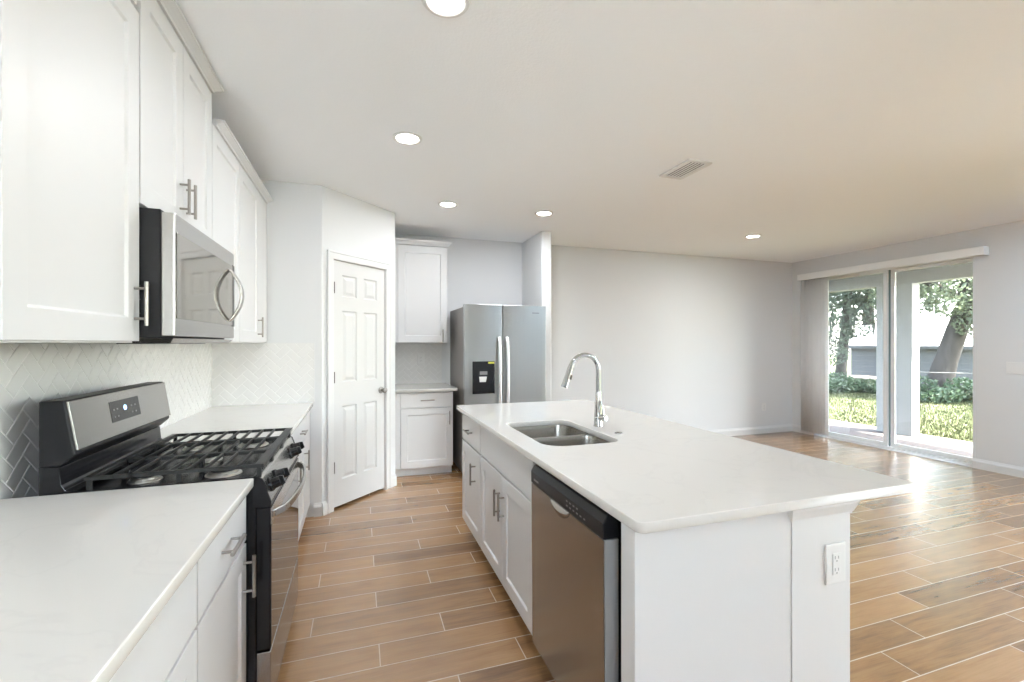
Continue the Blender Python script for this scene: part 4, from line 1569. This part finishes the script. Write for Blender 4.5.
b0 = place(ang(941), 16.6)
trunk = [(*off(-0.12, 0, -0.02), 0.33), (*off(-0.04, 0, 0.35), 0.26), (*off(0.08, 0, 0.9), 0.215), (*off(0.26, 0, 1.6), 0.195), (*off(0.45, 0, 2.3), 0.18), (*off(0.55, 0.2, 3.6), 0.18), (*off(0.6, 0.3, 5.2), 0.12)]
limbs = [[(*off(0.5, 0, 2.2), 0.10), (*off(-0.5, -0.3, 3.0), 0.07), (*off(-1.6, -0.5, 3.4), 0.04)],
         [(*off(0.5, 0, 2.4), 0.10), (*off(1.3, -0.2, 3.2), 0.08), (*off(2.2, -0.4, 3.6), 0.05)]]
blobs = [(*off(-1.2, -0.2, 3.3), 0.9), (*off(-0.4, -0.6, 2.75), 0.65), (*off(0.45, -0.7, 2.45), 0.62), (*off(1.2, -0.5, 2.5), 0.8), (*off(0.2, -0.2, 3.6), 1.1),
         (*off(-1.9, 0.2, 3.9), 1.1), (*off(1.9, 0, 3.3), 1.1), (*off(0.2, 0.4, 4.8), 1.5), (*off(-1.5, 0.5, 5.2), 1.4), (*off(1.6, 0.4, 5.0), 1.4),
         (*off(-0.95, -0.4, 2.45), 0.42), (*off(0.85, -0.6, 1.75), 0.50), (*off(1.3, -0.6, 1.95), 0.5), (*off(0.75, -0.45, 2.0), 0.4), (*off(0.45, -0.4, 1.75), 0.30), (*off(0.1, -0.5, 2.25), 0.4)]
tree('leaning oak tree with thick trunk seen through the right door pane', b0, sc(trunk, 1.12), sc(blobs, 1.12), 26000, 0.052, 'leaf_bright', 'oak_tree', 3, [sc(lb, 1.12) for lb in limbs])

# slimmer mossy tree through the left-hand pane
b1 = place(ang(841), 17.6)
trunk = [(*off(0.0, 0, 0.0), 0.17), (*off(0.0, 0, 0.6), 0.13), (*off(0.08, 0, 1.5), 0.11), (*off(0.15, 0, 2.6), 0.10), (*off(0.25, 0, 4.2), 0.07)]
limbs = [[(*off(0.1, 0, 1.9), 0.05), (*off(0.7, -0.2, 2.6), 0.04), (*off(1.2, -0.3, 2.9), 0.025)]]
blobs = [(*off(0.0, -0.2, 3.0), 0.9), (*off(0.8, -0.3, 2.9), 0.75), (*off(1.3, -0.1, 3.1), 0.9), (*off(-0.6, 0, 2.6), 0.75), (*off(0.05, -0.3, 2.15), 0.55),
         (*off(0.85, -0.3, 2.2), 0.55), (*off(1.45, -0.2, 2.35), 0.5), (*off(0.4, 0.3, 4.3), 1.3), (*off(-0.1, -0.3, 1.55), 0.42), (*off(-0.15, -0.3, 1.0), 0.38), (*off(1.0, 0.4, 4.6), 1.3), (*off(0.4, -0.3, 1.7), 0.32)]
lt = tree('slim mossy tree with drooping foliage seen through the left door pane', b1, sc(trunk, 1.15), sc(blobs, 1.15), 22000, 0.052, 'leaf_grey', 'mossy_tree', 5, [sc(lb, 1.15) for lb in limbs])
mb = MB()
rnd = random.Random(11)
for k in range(16):
    r0, z0 = rnd.uniform(-0.5, 1.2), rnd.uniform(2.2, 2.8)
    ln = rnd.uniform(0.5, 1.1)
    p = [off(r0, -0.5, z0), off(r0 + 0.03, -0.5, z0 - ln * 0.5), off(r0 + rnd.uniform(-0.05, 0.05), -0.5, z0 - ln)]
    mb.tube(p, 0.02, 5, radii=[0.035, 0.03, 0.004])
mb.build('hanging_moss', M['moss'], lt)

# background trees beyond the shed
for i, (px_, dist, hgt, rr, lm, lab) in enumerate(((800, 24, 4.2, 2.6, 'leaf_grey', 'tall hazy tree far beyond the shed, behind the blind'),
                                              (868, 23, 4.6, 2.3, 'leaf_bright', 'round bright tree beyond the shed, seen left of the patio column'),
                                              (902, 25, 5.0, 2.8, 'leaf_grey', 'pale tree beyond the shed, hidden partly by the patio column'),
                                              (985, 23, 4.4, 2.6, 'leaf_bright', 'bushy tree beyond the shed at the right edge of the glass'))):
    b = place(ang(px_), dist)
    tree(lab, b, [(0, 0, 0, 0.25), (0, 0, 1.8, 0.2), (0.1, 0, hgt, 0.12)],
         [(0, 0, hgt, rr), (-1.4, 0.5, hgt + 0.2, rr * 0.7), (1.3, -0.6, hgt - 0.1, rr * 0.7), (0, 0, hgt + 1.6, rr * 0.8)], 1800, 0.17, lm, 'background_tree', 20 + i)

# low grey shed with a pale roof across the yard
c0, c1 = place(ang(851), 19.4), place(ang(1000), 18.6)
ax = (c1 - c0).normalized()
az = Vector((-ax.y, ax.x))
if az.dot(c0) < 0:
    az = -az
ln = (c1 - c0).length
t = thing('garden_shed', 'long low grey block shed with a pale roof across the yard', 'shed', (c0.x, c0.y, GZ), atan2(ax.y, ax.x))
sg = 1.0
MB().box(0, ln, 0, 3.2, 0, 1.40).build('wall', M['block_wall'], t)
MB().prism([(-0.25, 1.36), (-0.25, 1.42), (1.6, 2.15), (3.45, 1.42), (3.45, 1.36)], 'x', -0.2, ln + 0.2).build('roof', M['metal_roof'], t)
MB().box(-0.21, ln + 0.21, -0.27, -0.24, 1.32, 1.42).build('fascia_board', M['block_wall'], t)
mb = MB()
for k in range(7):
    mb.box(0.0, ln, -0.012, -0.0005, 0.18 * (k + 1), 0.18 * (k + 1) + 0.012)
mb.build('siding_joint', M['gasket'], t)

# long pole leaning level across the oak
p0, p1 = place(ang(890), 15.4), place(ang(985), 15.2)
o = MB().tube([(p0.x - p0.x, 0, 0), (p1.x - p0.x, p1.y - p0.y, 0.02)], 0.010, 8).build('fence_rail', M['rail'])
o.location = (p0.x, p0.y, 0.64)
tag(o, 'thin weathered rail running level in front of the leaning oak', 'rail')
for px_, lab in ((893, 'thin post under the weathered rail beside the patio column'), (982, 'thin post under the weathered rail at the right edge of the glass')):
    p = place(ang(px_), 15.35)
    o = MB().tube([(0, 0, 0), (0, 0, 0.765)], 0.022, 8).build('fence_post', M['rail'])
    o.location = (p.x, p.y, GZ)
    tag(o, lab, 'post')

# bushes at the foot of the oak and shed
for i, (px_, dist, sz, lab) in enumerate(((920, 16.3, 0.42, 'low green bush left of the leaning oak trunk'), (941, 15.6, 0.26, 'low green bush directly in front of the leaning oak trunk'),
                                          (961, 16.2, 0.42, 'rounded green bush right of the leaning oak trunk'), (982, 16.5, 0.40, 'green bush at the right edge of the door glass'),
                                          (838, 16.9, 0.42, 'dark green bush at the foot of the slim mossy tree'), (856, 17.3, 0.30, 'low green bush before the heap of timber'),
                                          (871, 17.3, 0.28, 'low green bush just left of the patio column'))):
    b = place(ang(px_), dist)
    t = thing('garden_bush', lab, 'bush', (b.x, b.y, GZ))
    leaf_cloud([(0, 0, sz * 0.7, sz), (-sz * 0.8, 0.1, sz * 0.5, sz * 0.7), (sz * 0.8, -0.1, sz * 0.55, sz * 0.7)], 700, 0.065, 'bush', 'foliage', t, 40 + i)
    mb = MB()
    for k in range(5):
        a = 2 * pi * k / 5
        mb.tube([(0, 0, 0), (0.25 * sz * cos(a), 0.25 * sz * sin(a), sz * 0.5), (0.6 * sz * cos(a), 0.6 * sz * sin(a), sz * 0.9)], 0.01, 5)
    mb.build('stem', M['bark'], t)

# stacked dark timbers against the shed, left of the column
rnd = random.Random(3)
for i, (px_, z, lab) in enumerate(((856, 0.0, 'dark weathered log at the bottom left of the heap by the shed'), (866, 0.0, 'dark weathered log at the bottom right of the heap by the shed'),
                                   (861, 0.22, 'dark weathered log on top of the heap by the shed'))):
    p = place(ang(px_), 18.4)
    o = MB().tube([(-ax.x * 0.45, -ax.y * 0.45, 0.12), (0, 0, 0.125), (ax.x * 0.45, ax.y * 0.45, 0.12)], 0.115, 12, radii=[0.115, 0.12, 0.11]).build('timber_log', M['rubble'])
    o.location = (p.x, p.y, GZ + z)
    tag(o, lab, 'log', 'logs by the shed')

# grass blades over the part of the lawn the door shows
rnd = random.Random(5)
v, f = [], []
for k in range(20000):
    a = rnd.uniform(ang(800), ang(1010))
    d_ = 9.2 + 8.6 * rnd.random() ** 1.2
    p = place(a, d_)
    if p.x < 8.4:
        continue
    h = rnd.uniform(0.03, 0.08)
    th_ = rnd.uniform(0, pi)
    wd = rnd.uniform(0.006, 0.012)
    lx_, ly_ = rnd.uniform(-0.03, 0.03), rnd.uniform(-0.03, 0.03)
    o = len(v)
    v += [(p.x - cos(th_) * wd, p.y - sin(th_) * wd, GZ), (p.x + cos(th_) * wd, p.y + sin(th_) * wd, GZ), (p.x + lx_, p.y + ly_, GZ + h)]
    f.append((o, o + 1, o + 2))
g = MB().add(v, f).build('lawn_grass', M['blade'])
g['kind'] = 'stuff'
g['label'] = 'sunlit patchy lawn grass beyond the patio'
g['category'] = 'grass'
